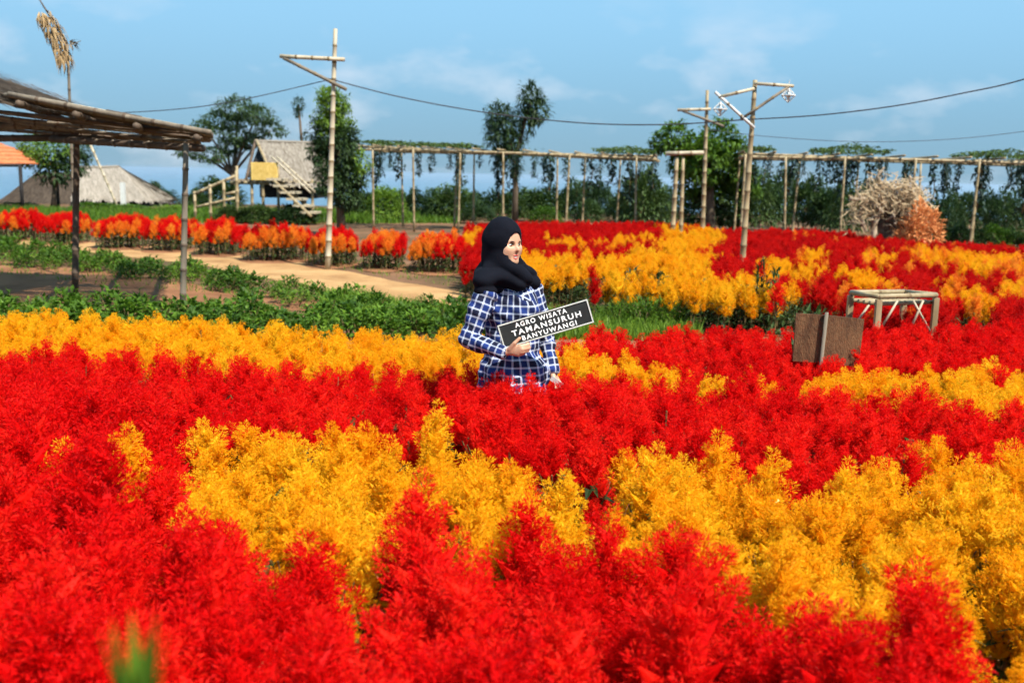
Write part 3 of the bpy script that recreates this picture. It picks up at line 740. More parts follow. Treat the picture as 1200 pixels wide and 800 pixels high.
for x, yt in ((20, 238), (110, 236), (150, 240), (205, 240)):
    shrub(x, yt, 40, 55, 1, 'low green hedge bush in front of the thatched huts', 'hedge in front of the thatched huts')

# ------------------------------------------------------------------ bamboo pergolas with hanging vines
def vine_mesh(seed, L, n):
    rg = random.Random(seed); b = MB()
    pts = [Vector((.03*math.sin(i*1.1+seed), .03*math.cos(i*.9+seed), -L*i/6)) for i in range(7)]
    b.tube(pts, .012, 5, 1)
    for k in range(n):
        t = rg.random(); q = t*6; i = min(5, int(q)); p = pts[i].lerp(pts[i+1], q-i)
        w = .10+.07*math.sin(t*9+seed)
        a = rg.random()*6.283; o = Vector((math.cos(a), math.sin(a), 0))
        b.leaf(p+o*w*rg.random(), (o+Vector((0, 0, rg.uniform(-1.2, .2)))).normalized(), rg.uniform(.09, .16), rg.uniform(.06, .10), .3)
    return b.mesh('vine_leaves', [M['blueleaf'], M['stem']])
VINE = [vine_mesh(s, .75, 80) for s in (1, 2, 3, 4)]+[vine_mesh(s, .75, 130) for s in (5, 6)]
def pergola(label, A, B, zA, zB, depth, front, back, n_vines, side, xr):
    """A, B: ground points of the front beam's two ends"""
    A, B = Vector((A.x, A.y, 0)), Vector((B.x, B.y, 0)); ax = (B-A).normalized(); bk = Vector((-ax.y, ax.x, 0))
    if bk.y < 0: bk = -bk
    L = (B-A).length
    e = empty('bamboo_pergola', A, 0, label, 'pergola')
    def pt(t, d, z): return ax*(L*t)+bk*d+Vector((0, 0, z))
    def zb(t): return zA+(zB-zA)*t
    for d in (0, depth):
        m_ = MB(); m_.bamboo(pt(-.01, d, zb(0)), pt(1.01, d, zb(1)), .038, bend=.07); m_.build('beam', [M['bamboo'], M['bamboo_node']], e, True)
        m_ = MB(); m_.bamboo(pt(0, d+.1, zb(0)+.09), pt(1, d+.1, zb(1)+.10), .03, bend=-.05); m_.build('beam', [M['bamboo'], M['bamboo_node']], e, True)
    for (lst, d) in ((front, 0.0), (back, depth)):
        for t in lst:
            m_ = MB(); j = rng.uniform(-.11, .11)
            m_.bamboo(pt(t, d-.1, 0), pt(t+j/L, d-.1, zb(t)+rng.uniform(.0, .12)), .034, r2=.027); m_.build('post', [M['bamboo'], M['bamboo_node']], e, True)
    nr = int(L/.75)
    for k in range(nr+1):
        t = k/nr; m_ = MB(); m_.bamboo(pt(t, -.25, zb(t)+.14), pt(t, depth+.25, zb(t)+.14), .028, 6); m_.build('rafter', [M['bamboo'], M['bamboo_node']], e, True)
    # creeping leaves on the top, one part
    c = MB(); rg = random.Random(int(L*10))
    for k in range(2600):
        t = rg.random(); den = noise.noise((t*L*.55, side*7, 0))
        if den < .0: continue
        p = pt(t, rg.uniform(-.2, depth), zb(t)+.17+rg.random()*(.10+.35*den*den))
        a = rg.random()*6.283; c.leaf(p, Vector((math.cos(a), math.sin(a), rg.uniform(-.3, .6))), rg.uniform(.10, .18), rg.uniform(.07, .12), .3)
    tag(c.build('creeper_leaves', M['midleaf'], e), kind='stuff')
    for k in range(n_vines):
        t = (k+.5+rng.uniform(-.4, .4))/n_vines; d = rng.choice((.35, depth*.5, depth-.3))
        o = empty('hanging_vine', A+pt(t, d, zb(t)+.06), rng.random()*6.28, 'dark leafy vine strand hanging from the %s bamboo pergola' % xr, 'vine', 'vine strands under the %s pergola' % xr)
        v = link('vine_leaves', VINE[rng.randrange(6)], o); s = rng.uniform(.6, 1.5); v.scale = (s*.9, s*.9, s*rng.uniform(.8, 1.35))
YL = 30
A = ground_at(412, 30.5); B = ground_at(765, 29.0)
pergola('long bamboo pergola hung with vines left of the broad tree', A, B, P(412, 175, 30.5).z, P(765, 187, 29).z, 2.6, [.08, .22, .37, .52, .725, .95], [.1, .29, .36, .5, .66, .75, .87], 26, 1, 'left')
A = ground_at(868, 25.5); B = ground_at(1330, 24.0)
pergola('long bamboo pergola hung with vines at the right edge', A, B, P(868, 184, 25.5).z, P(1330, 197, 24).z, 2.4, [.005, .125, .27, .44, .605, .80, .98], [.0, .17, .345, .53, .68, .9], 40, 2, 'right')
# the stub of frame beside the broad tree: two thick trunks-like posts and a short rail
e = empty('bamboo_gateway', ground_at(795, 24), 0, 'two thick bamboo posts with a short top rail left of the broad tree', 'gateway')
for dx, r in ((-.10, .065), (.11, .055)):
    m_ = MB(); m_.bamboo((dx, 0, 0), (dx*.7, .05, 2.25), r, r2=r*.7); m_.build('post', [M['bamboo'], M['bamboo_node']], e, True)
m_ = MB(); m_.bamboo((-.35, 0, 2.32), (.55, 0, 2.36), .05); m_.build('top_rail', [M['bamboo_pale'], M['bamboo_node']], e, True)

# ------------------------------------------------------------------ bamboo poles and wires
def lantern(e, p, r):
    p = Vector(p); f = MB()
    for k in range(4):
        a = k*math.pi/2; b_ = a+math.pi/2
        pa = p+Vector((math.cos(a)*r, math.sin(a)*r, 0)); pb = p+Vector((math.cos(b_)*r, math.sin(b_)*r, 0))
        for q in (p+Vector((0, 0, r)), p-Vector((0, 0, r))): f.tube([pa, q], .010, 5)
        f.tube([pa, pb], .010, 5)
    f.tube([p+Vector((0, 0, r)), p+Vector((0, 0, r+.12))], .006, 5)
    o = f.build('lantern_frame', M['white'], e)
    g = MB(); rr = r*.45
    for k in range(8):
        a, b2 = k*math.pi/4, (k+1)*math.pi/4
        pa = p+Vector((math.cos(a)*rr, math.sin(a)*rr, 0)); pb = p+Vector((math.cos(b2)*rr, math.sin(b2)*rr, 0))
        g.tri(pa, pb, p+Vector((0, 0, rr*1.2))); g.tri(pb, pa, p-Vector((0, 0, rr*1.2)))
    g.build('bulb', M['glass'], o)
def pole(label, Y, base, top, arms, r, lans=(), mk='bamboo'):
    b = G(*base) if Y is None else ground_at(base[0], Y)
    Y = b.y; mt = [M[mk], M['bamboo_node']]
    e = empty('bamboo_pole', b, 0, label, 'pole')
    L = lambda x, y, dy=0: P(x, y, Y+dy)-b
    m_ = MB(); m_.bamboo((0, 0, -.05), L(*top), r, r2=r*.65, node=.28); m_.build('shaft', mt, e, True)
    for a, c, rr, nm, mk2 in arms:
        m_ = MB(); m_.bamboo(L(*a, -.07), L(*c, -.07), rr, node=.3); m_.build(nm, [M[mk2], M['bamboo_node']], e, True)
    for x, y in lans: lantern(e, L(x, y, -.07), .10)
    return b
pb = pole('tall bamboo pole with one long crossarm beside the sandy path', None, (384, 316), (393, 34), [((328, 66), (404, 70), .035, 'crossarm', 'bamboo_pale'), ((332, 68), (406, 105), .03, 'brace', 'bamboo_old')], .055, mk='bamboo_pale')
pr = pole('bamboo pole with a crossarm on either side carrying diamond lanterns', 15.2, (874, 0), (885, 94), [((842, 114), (884, 104), .024, 'crossarm', 'bamboo_pale'), ((884, 98), (930, 101), .024, 'crossarm', 'bamboo_pale'), ((838, 108), (884, 150), .022, 'brace', 'white'), ((868, 140), (924, 102), .022, 'brace', 'bamboo_old')], .05, [(844, 128), (924, 112)], mk='bamboo')
p3_ = pole('farther bamboo pole with a left crossarm rising behind the broad tree', 25, (826, 0), (829, 106), [((794, 129), (833, 128), .035, 'crossarm', 'bamboo_pale'), ((800, 130), (848, 148), .03, 'brace', 'bamboo_old')], .06)
def wire(pts, label, r=.012):
    """a sagging cable through photo points (x, y, depth)"""
    V = [P(*p) for p in pts]; out = []
    for i in range(len(V)-1):
        for k in range(8):
            t = k/8; p0 = V[max(i-1, 0)]; p1, p2 = V[i], V[i+1]; p3 = V[min(i+2, len(V)-1)]
            out.append(.5*((2*p1)+(p2-p0)*t+(2*p0-5*p1+4*p2-p3)*t*t+(-p0+3*p1-3*p2+p3)*t**3))
    out.append(V[-1]); b = MB(); b.tube(out, r, 5)
    tag(b.build('electric_wire', M['wire']), label, 'wire')
wire([(-260, 118, 21), (-40, 134, 19.5), (120, 133, 18.6), (250, 123, 18), (384, 94, pb.y)], 'thin dark wire from the left edge to the tall bamboo pole', .008)
wire([(384, 92, pb.y), (470, 114, 17.6), (570, 132, 17.2), (680, 144, 16.6), (780, 146, 15.9), (878, 140, pr.y)], 'dark wire sagging between the two large bamboo poles', .010)
wire([(878, 140, pr.y), (960, 135, 14.6), (1050, 124, 14), (1130, 109, 13.4), (1200, 93, 12.9), (1330, 50, 12)], 'dark wire from the lantern pole to the upper right edge', .009)
wire([(829, 152, 25), (900, 160, 24.5), (1000, 166, 24), (1100, 164, 23.5), (1200, 154, 23), (1330, 132, 22)], 'faint wire below the main one toward the right edge', .007)

# ------------------------------------------------------------------ open bamboo shed on the left
e = empty('bamboo_shed', G(88, 346, 0), 0, 'open bamboo shed with a slatted lean-to roof at the left edge', 'shed')
o0 = e.location.copy()
pn = G(214, 374, 0); pf = G(88, 346, 0)
Yn, Yf = pn.y, pf.y
L = lambda x, y, Y: P(x, y, Y)-o0
for p, (tx, ty), r, mk in ((pf, (90, 155), .048, 'bamboo_dark'), (pn, (218, 168), .038, 'bamboo_old')):
    m_ = MB(); m_.bamboo(p-o0, L(tx, ty, p.y), r, r2=r*.85, node=.3); m_.build('post', [M[mk], M['bamboo_dark']], e, True)
for bx in (-190, -420):
    bb = ground_at(bx, Yf); m_ = MB(); m_.bamboo(bb-o0, Vector((bb.x, bb.y, 2.55))-o0, .06); m_.build('post', [M['bamboo_dark'], M['bamboo_dark']], e, True)
# roof plane: high end left, low end right, from Yn-0.4 (near) to Yf+1.2 (far)
hl, hr = L(14, 112, Yn), L(244, 156, Yn)
far_off = Vector((0, Yf-Yn+1.3, 0)); near_off = Vector((0, -.25, 0))
slope = hl-hr; hl2 = hr+slope*1.0
def rp(t, d, z=0): return hr+slope*t+Vector((-.31*d, d, z))
Dp = far_off.y
for k in range(46):                      # split-bamboo slats down the slope
    d = -.2+(Dp+.2)*k/45; m_ = MB(); t1 = 1.0+.14*d+rng.uniform(-.02, .05); t0 = rng.uniform(-.03, .02)
    if rng.random() < .0: continue
    m_.bamboo(rp(t0, d, rng.uniform(-.012, .012)), rp(t1, d, rng.uniform(-.012, .012)), (.026 if k else .03), 7, bend=rng.uniform(-.02, .02))
    mk = 'bamboo_old' if k in (0, 1) else ('bamboo_old' if rng.random() < .35 else 'bamboo_dark')
    m_.build('roof_slat', [M[mk], M['bamboo_dark']], e, True)
# split bamboo along the near edge: sunlit lengths coloured pale, one length dark
for t0, t1, mk, z in ((.34, .52, 'bamboo_dark', .03), (.0, .34, 'bamboo_pale', .022), (.50, .92, 'bamboo_pale', .022)):
    m_ = MB(); a_, b_ = rp(t0, -.05, z), rp(t1, -.05, z); m_.tube([a_, b_], .015, 7); m_.tube([a_+Vector((-.03, .09, .006)), b_+Vector((-.03, .09, .006))], .015, 7)
    m_.build('edge_slat', M[mk], e, True)
for k, t in enumerate((.06, .36, .66, .94)):       # purlins across
    m_ = MB(); m_.bamboo(rp(t, -.35, -.085), rp(t, Dp+.2, -.085), .04); m_.build('purlin', [M['bamboo_dark'], M['bamboo_dark']], e, True)
m_ = MB(); m_.bamboo(L(-120, 163, Yf), L(178, 161, Yf), .045); m_.build('cross_beam', [M['bamboo_dark'], M['bamboo_dark']], e, True)
m_ = MB(); m_.bamboo(L(60, 163, Yf-.1), L(238, 174, Yn+.5), .045); m_.build('cross_beam', [M['bamboo_dark'], M['bamboo_old']], e, True)
m_ = MB(); m_.bamboo(L(-120, 150, Yf), L(130, 146, Yf), .05); m_.build('cross_beam', [M['bamboo_old'], M['bamboo_dark']], e, True)
for k, (ya, yb_, dy) in enumerate(((132, 158, .6), (138, 161, 1.2), (142, 163, 1.7), (147, 165, 2.3), (152, 167, 2.8), (157, 169, 3.1), (135, 160, .9), (145, 166, 2.0))):
    m_ = MB(); m_.bamboo(L(-70+6*k, ya-8, Yn+dy), L(240-3*k, yb_, Yn+dy*.55), .024, bend=rng.uniform(-.03, .03)); m_.build('rafter', [M['bamboo_old' if k % 2 else 'bamboo_dark'], M['bamboo_dark']], e, True)
# thatched ridge at the upper left
t_ = MB(); rg = random.Random(5)
top = L(-190, 40, Yn+1); low = L(22, 122, Yn+.2)
dirv = (low-top)
for k in range(1500):
    u = rg.random(); d = rg.uniform(-.6, 2.6); p = top+dirv*u*.9+Vector((0, d, rg.uniform(-.03, .06)))
    dd = (dirv.normalized()+Vector((rg.gauss(0, .1), rg.gauss(0, .1), rg.gauss(0, .08)))).normalized(); w = Vector((0, 1, 0))*.012
    q = p+dd*rg.uniform(.25, .5); t_.quad(p-w, p+w, q+w*.6, q-w*.6)
t_.box((top+low)/2+Vector((0, 1, -.03)), (dirv.length*.98, 3.0, .03), Matrix.Rotation(math.atan2(-dirv.z, dirv.x), 3, 'Y'))
tag(t_.build('thatch', M['darkthatch'], e), kind='stuff')

# ornament pole with dry palm leaves above the shed roof
b0 = ground_at(85, 15.5)
e = empty('ornament_pole', b0, 0, 'thin banded pole topped by a bundle of dry palm leaves above the shed', 'pole')
L2 = lambda x, y, dy=0: P(x, y, 15.5+dy)-b0
m_ = MB(); m_.bamboo((0, 0, 0), L2(79, 52), .028, r2=.02, node=.22); m_.build('shaft', [M['bamboo_old'], M['bamboo_dark']], e, True)
m_ = MB(); m_.tube([L2(79, 52), L2(66, 30), L2(50, 6), L2(42, -8)], [.02, .016, .012, .008], 6); m_.build('bent_tip', M['bamboo_dark'], e, True)
m_ = MB(); rg = random.Random(8)
ax = [L2(49, 12), L2(58, 28), L2(68, 48), L2(76, 72)]
for k in range(260):
    q = rg.random()*2.99; i = int(q); p = ax[i].lerp(ax[i+1], q-i); d = (ax[i+1]-ax[i]).normalized()
    o = Vector((rg.gauss(0, 1), rg.gauss(0, 1), rg.gauss(0, .6))).normalized()
    m_.leaf(p+o*.05, (d*.9+o*.55).normalized(), rg.uniform(.12, .3), rg.uniform(.02, .045), .4)
tag(m_.build('dry_leaf_bundle', M['dryleaf'], e), kind='stuff')
m_ = MB()
for k in range(26):
    o = Vector((rg.gauss(.6, .5), rg.gauss(0, .5), rg.gauss(0, .4))).normalized(); m_.leaf(L2(82, 52), o, rg.uniform(.1, .2), .03, .4)
m_.tube([L2(79, 54), L2(95, 48)], .006, 5)
m_.build('leaf_tassel', M['bamboo_old'], e)

# ------------------------------------------------------------------ thatched huts
def thatch_plane(b, a0, a1, c0, c1, n, rg, m=0, ln=.45, lift=.03):
    """straw courses on a roof slope: ridge a0-a1, eave c0-c1"""
    a0, a1, c0, c1 = map(Vector, (a0, a1, c0, c1)); nrm = (a1-a0).cross(c0-a0).normalized()
    if nrm.z < 0: nrm = -nrm
    b.quad(a0, a1, c1, c0, m)
    for k in range(n):
        v = rg.random()**.9; u = rg.random(); p = a0.lerp(a1, u).lerp(c0.lerp(c1, u), v*.96)
        d = (c0.lerp(c1, u)-a0.lerp(a1, u)).normalized(); s = (a1-a0).normalized()
        dd = (d+s*rg.gauss(0, .08)).normalized(); w = s*rg.uniform(.012, .03); q = p+dd*ln*rg.uniform(.5, 1.1)-nrm*.01
        p = p+nrm*lift*rg.uniform(.6, 1.6); b.quad(p-w, p+w, q+w+nrm*lift*.6, q-w+nrm*lift*.6, m)
def hut(label, Y, ridge, eave_px, wall_top, depth, base_h=0, mat_='thatch', front_hip=True):
    """ridge: ((x0,y0),(x1,y1)) px; eave: ((x0,y0),(x1,y1)) px; slope faces the camera"""
    b0 = ground_at((ridge[0][0]+ridge[1][0])/2, Y); e = empty('thatched_hut', b0, 0, label, 'hut'); rg = random.Random(int(Y*7)+int(ridge[0][0]))
    L = lambda p, dy: P(p[0], p[1], Y+dy)-b0
    a0, a1 = L(ridge[0], depth/2), L(ridge[1], depth/2); c0, c1 = L(eave_px[0], 0), L(eave_px[1], 0)
    bk0, bk1 = Vector((c0.x, depth, c0.z)), Vector((c1.x, depth, c1.z))
    r = MB(); thatch_plane(r, a0, a1, c0, c1, 1500, rg); thatch_plane(r, a1, a0, bk1, bk0, 250, rg)
    thatch_plane(r, a1, a1+Vector((.01, 0, 0)), c1, bk1, 260, rg); thatch_plane(r, a0, a0-Vector((.01, 0, 0)), c0, bk0, 260, rg)
    r.tube([a0, a1], .09, 6); tag(r.build('roof', M[mat_], e))
    w = MB(); z1 = min(c0.z, c1.z)+.05; x0, x1 = c0.x+.35, c1.x-.35
    w.box(((x0+x1)/2, depth/2, (z1+base_h)/2), (x1-x0, depth*.7, z1-base_h)); w.build('wall', M['dark'], e)  # dark box stands in for the shaded hut interior
    for x in (x0, (x0+x1)/2, x1):
        m_ = MB(); m_.bamboo((x, .25, 0), (x, .25, z1+.05), .05); m_.build('post', [M['bamboo_old'], M['bamboo_node']], e, True)
    return e, L, b0
hut('grey thatched hut between the two shed posts', 44, ((92, 197), (140, 196)), ((84, 232), (172, 236)), None, 4.0)
hut('low dark thatched hut under the leafy tree at far left', 46, ((42, 204), (88, 204)), ((-6, 240), (96, 238)), None, 4.2, mat_='darkthatch')
# small annex roof
hut('small low grey thatched annex right of the thatched hut', 47, ((146, 213), (160, 214)), ((140, 234), (184, 238)), None, 2.5)
# orange tiled pavilion
Y = 38; b0 = ground_at(-10, Y); e = empty('tiled_pavilion', b0, 0, 'pavilion with an orange tiled roof at the left edge', 'pavilion'); L = lambda x, y, dy=0: P(x, y, Y+dy)-b0
apex = L(-22, 160, 1.5); c = [L(-72, 192), L(26, 192), L(26, 192)+Vector((0, 3, 0)), L(-72, 192)+Vector((0, 3, 0))]
for k in range(4):
    a_, b_ = c[k], c[(k+1) % 4]; nseg = 7
    for i in range(nseg):                     # tile courses
        r_ = MB(); u0_, u1_ = i/nseg, (i+1)/nseg+.02
        p, q = a_.lerp(apex, u0_), b_.lerp(apex, u0_); p2, q2 = a_.lerp(apex, min(u1_, 1)), b_.lerp(apex, min(u1_, 1)); up = Vector((0, 0, .035))
        r_.quad(p+up, q+up, q2, p2); r_.quad(p, q, q+up, p+up); r_.build('roof_course', M['tile'], e)
for p in c:
    m_ = MB(); q = p.copy(); q.z = 0; q.x *= .93; m_.tube([q, Vector((q.x, q.y, p.z))], .07, 8); m_.build('post', M['dark'], e, True)
m_ = MB(); m_.tube([c[0]-Vector((0, 0, .06)), c[1]-Vector((0, 0, .06))], .06, 6); m_.build('eave_beam', M['dark'], e)
# white post with two slanting stays in front of the grey hut
b0 = G(145, 247, 0); e = empty('white_post', b0, 0, 'white post with a slanting stay in front of the grey thatched hut', 'post')
L = lambda x, y: P(x, y, b0.y)-b0
m_ = MB(); m_.box((0, 0, L(144, 214).z/2), (.16, .16, L(144, 214).z)); m_.build('post', M['white'], e)
m_ = MB(); m_.bamboo(L(138, 243), L(106, 170), .05); m_.build('stay', [M['bamboo_pale'], M['bamboo_node']], e, True)

# stilt hut with stairs
Y = 34; b0 = ground_at(335, Y); e = empty('stilt_hut', b0, 0, 'bamboo stilt hut with a grey thatched roof, yellow panel and stairs', 'hut'); L = lambda x, y, dy=0: P(x, y, Y+dy)-b0
rg = random.Random(77)
a0, a1 = L(302, 166, 1.6), L(374, 168, 1.6); c0, c1 = L(318, 213), L(388, 214)
r = MB(); thatch_plane(r, a0, a1, c0, c1, 2200, rg, ln=.4); thatch_plane(r, a1, a0, c1+Vector((0, 3.2, 0)), c0+Vector((0, 3.2, 0)), 300, rg); r.tube([a0, a1], .07, 6)
r.build('roof', M['thatch'], e)
g = MB(); gl_ = L(290, 208, .8); g.tri(a0+Vector((.05, 0, -.1)), gl_, c0+Vector((0, .2, 0))); g.tri(a0+Vector((.05, 0, -.1)), c0+Vector((0, 2.6, 0)), gl_+Vector((0, 2, 0))); g.box(L(345, 222, 1.6), (1.9, 2.2, .55)); g.build('wall', M['dark'], e)  # gables and box coloured as the dark beneath the roof
m_ = MB(); m_.bamboo(a0+Vector((-.05, -.1, .05)), L(288, 212, .3), .05); m_.build('barge_pole', [M['bamboo_dark'], M['bamboo_dark']], e, True)
m_ = MB(); m_.bamboo(a0+Vector((0, -.2, .05)), L(326, 222, -.2), .045); m_.build('barge_pole', [M['bamboo'], M['bamboo_node']], e, True)
pz = L(330, 213).z
for k in range(14):                               # platform planks
    x = L(276, 213).x+(L(388, 213).x-L(276, 213).x)*k/13; m_ = MB(); m_.bamboo((x, -.1, pz), (x, 3.0, pz), .06, 6); m_.build('floor_pole', [M['bamboo_old'], M['bamboo_node']], e, True)
m_ = MB(); m_.bamboo(L(270, 214), L(390, 215), .06); m_.build('floor_beam', [M['bamboo'], M['bamboo_node']], e, True)
pw = L(326, 200).x-L(295, 200).x; ph_ = L(310, 191, -.15).z-L(310, 212, -.15).z
m_ = MB(); pc = L(310, 201, -.15); m_.box(pc, (pw, .05, ph_)); pan = m_.build('railing_panel', M['yellowwood'], e)
for k in range(9):
    s_ = MB(); s_.box(pc+Vector((-pw/2+pw*(k+.5)/9, -.035, 0)), (pw/9*.82, .02, ph_*.96)); s_.build('bamboo_strip', M['yellowwood'], pan)
for x in (278, 295, 308, 326, 345, 366, 386):
    m_ = MB(); x_ = L(x, 215).x; m_.bamboo((x_, 0, 0), (x_, 0, pz+(.5 if x in (278, 295, 326) else .1)), .05); m_.build('stilt', [M['bamboo'], M['bamboo_node']], e, True)
st = [L(322, 200, -.6), L(368, 246, -1.2)]
for dy in (-.45, .35):
    m_ = MB(); m_.bamboo(st[0]+Vector((0, dy, -.25)), st[1]+Vector((0, dy, -.2)), .05); m_.build('stair_stringer', [M['bamboo'], M['bamboo_node']], e, True)
    m_ = MB(); m_.bamboo(st[0]+Vector((0, dy, .45)), st[1]+Vector((0, dy, .55)), .035); m_.build('stair_rail', [M['bamboo_pale'], M['bamboo_node']], e, True)
for k in range(6):
    p = st[0].lerp(st[1], (k+.5)/6); m_ = MB(); m_.box(p+Vector((0, -.05, -.18)), (.55, .85, .07)); m_.build('stair_tread', M['bamboo_pale'], e)
# bamboo walkway rail left of the stilt hut
b0 = ground_at(250, 33); e = empty('bamboo_railing', b0, 0, 'sloping bamboo railing climbing from the left to the stilt hut', 'railing'); L = lambda x, y, dy=0: P(x, y, 33+dy)-b0
for a_, c_, r in (((226, 228), (276, 206), .05), ((228, 243), (276, 232), .045), ((262, 228), (280, 224), .04)):
    m_ = MB(); m_.bamboo(L(*a_), L(*c_), r); m_.build('rail', [M['bamboo'], M['bamboo_node']], e, True)
for x, y in ((228, 224), (246, 216), (262, 210), (277, 200)):
    m_ = MB(); m_.bamboo(Vector((L(x, y).x, 0, 0)), L(x, y), .05); m_.build('post', [M['bamboo'], M['bamboo_node']], e, True)

# ------------------------------------------------------------------ driftwood figure and orange bush under the right pergola
Y = 22.6; b0 = ground_at(1035, Y); e = empty('driftwood_sculpture', b0, 0, 'pale tangled driftwood sculpture with a dark solid for the shaded hollow under the right pergola', 'sculpture'); L = lambda x, y, dy=0: P(x, y, Y+dy)-b0
rg = random.Random(31)
def branch(pts, r0_, nm='branch', k=6):
    V = [L(*p) for p in pts]; m_ = MB(); q = []
    for i in range(len(V)-1):
        for j in range(3): q.append(V[i].lerp(V[i+1], j/3)+Vector((rg.gauss(0, .018), rg.gauss(0, .03), rg.gauss(0, .018))))
    q.append(V[-1]); m_.tube(q, [r0_*(1-.6*i/len(q))*rg.uniform(.8, 1.2) for i in range(len(q))], k); m_.build(nm, M['driftwood'], e, True)
for pts, r in ((((1022, 282), (1028, 255), (1040, 225), (1048, 212)), .09), (((996, 234), (1018, 232), (1038, 226), (1062, 236)), .085), (((1004, 262), (1010, 245), (1022, 234), (1034, 214)), .10),
               (((1034, 250), (1036, 232), (1030, 205), (1036, 196)), .08), (((1040, 228), (1056, 236), (1070, 228), (1080, 236)), .10), (((1070, 268), (1072, 246), (1074, 222), (1066, 206)), .09),
               (((1080, 262), (1084, 244), (1082, 232)), .08), (((1014, 270), (1008, 254), (1014, 240), (1024, 228)), .09), (((1050, 232), (1044, 214), (1052, 204)), .05), (((1062, 276), (1064, 255), (1056, 240), (1046, 230)), .09), (((1012, 236), (1004, 226), (1008, 218)), .04), (((1024, 226), (1016, 214), (1022, 206)), .04)):
    branch(pts, r*.6)
for k in range(22):
    x, y = rg.uniform(1008, 1074), rg.uniform(226, 262); branch(((x, y, rg.uniform(-.2, .3)), (x+rg.uniform(-14, 14), y+rg.uniform(-14, 6), rg.uniform(-.3, .3)), (x+rg.uniform(-20, 20), y+rg.uniform(-16, 8), 0)), .022, 'twig', 5)
sw = MB()
for k in range(1500):                    # loose straw caught in the wood
    cx_, cy_, sd = rg.choice(((1012, 250, 9), (1020, 236, 9), (1034, 222, 8), (1070, 232, 9), (1078, 248, 8), (1050, 230, 9), (1062, 224, 8)))
    p = L(cx_+rg.gauss(0, sd), cy_+rg.gauss(0, sd), rg.gauss(0, .12)); d = Vector((rg.gauss(0, .6), rg.gauss(0, .4), rg.gauss(-.5, .6))).normalized(); w = d.orthogonal().normalized()*.012
    q = p+d*rg.uniform(.12, .28); sw.quad(p-w, p+w, q+w*.5, q-w*.5)
tag(sw.build('straw', M['straw'], e), kind='stuff')
m_ = MB()
hc = L(1042, 262, .35); n = 12
for i in range(n):
    a, b2 = i*6.283/n, (i+1)*6.283/n
    for z0_, z1_, ra, rb in ((-.55, .0, .36, .42), (.0, .35, .42, .32), (.35, .55, .32, .05)):
        m_.quad(hc+Vector((math.cos(a)*ra, math.sin(a)*ra*.6, z0_)), hc+Vector((math.cos(b2)*ra, math.sin(b2)*ra*.6, z0_)), hc+Vector((math.cos(b2)*rb, math.sin(b2)*rb*.6, z1_)), hc+Vector((math.cos(a)*rb, math.sin(a)*rb*.6, z1_)))
m_.build('hollow_shade_body', M['bark'], e)  # closed dark body painted in for the shade of the opening
ob = bush_mesh(41, .42, .85, 800, .12, .06, M['peach'], 'blossoms')
for x, yb, s, lab in ((1083, 284, 1.05, 'peach orange flowering bush right of the driftwood sculpture'), (1072, 286, .7, 'small peach orange flowering bush at the foot of the driftwood')):
    b0 = ground_at(x, 21.8); b0.z = .12; e = empty('flowering_bush', b0, x, lab, 'bush'); o = link('blossoms', ob, e); o.scale = (s*1.15, s*1.15, s*1.35)

# ------------------------------------------------------------------ brown two-leaf board in the red bed
Y = 6.35; b0 = ground_at(966, Y); e = empty('brown_board', b0, 0, 'brown wooden board of two panels on a stake among the red celosias', 'board'); L = lambda x, y, dy=0: P(x, y, Y+dy)-b0
def panel(c4, th=.014):
    m_ = MB(); f = [Vector(p) for p in c4]; bk = [p+Vector((0, th, 0)) for p in f]
    m_.quad(*f); m_.quad(*reversed(bk))
    for i in range(4): m_.quad(f[(i+1) % 4], f[i], bk[i], bk[(i+1) % 4])
    return m_
panel([L(929, 423, .03), L(962, 425), L(967, 369), L(933, 367, .03)]).build('panel', M['wood'], e)
panel([L(964, 425, .004), L(1006, 430, .03), L(1013, 374, .03), L(969, 369, .004)]).build('panel', M['wood'], e)
m_ = MB(); s0, s1 = L(957, 470, -.02), L(969, 366, -.02); s0 = s1+(s0-s1)*1.75; m_.bamboo(s0, s1, .012, node=.5); m_.build('stake', [M['bamboo_old'], M['bamboo_old']], e, True)
lf = MB(); rg = random.Random(2)
b1 = ground_at(960, 6.6); e2 = empty('dark_leaf_tuft', b1, 0, 'dark green leaf tuft poking up behind the brown board', 'plant')
for k in range(60): lf.leaf(Vector((rg.gauss(0, .035), rg.gauss(0, .04), .55+rg.random()*.30)), Vector((rg.gauss(.1, .4), rg.gauss(0, .4), 1)), .12, .035, .3)
lf.tube([(0, 0, 0), (0, 0, .75)], .008, 6); lf.build('leaves', M['darkleaf'], e2)

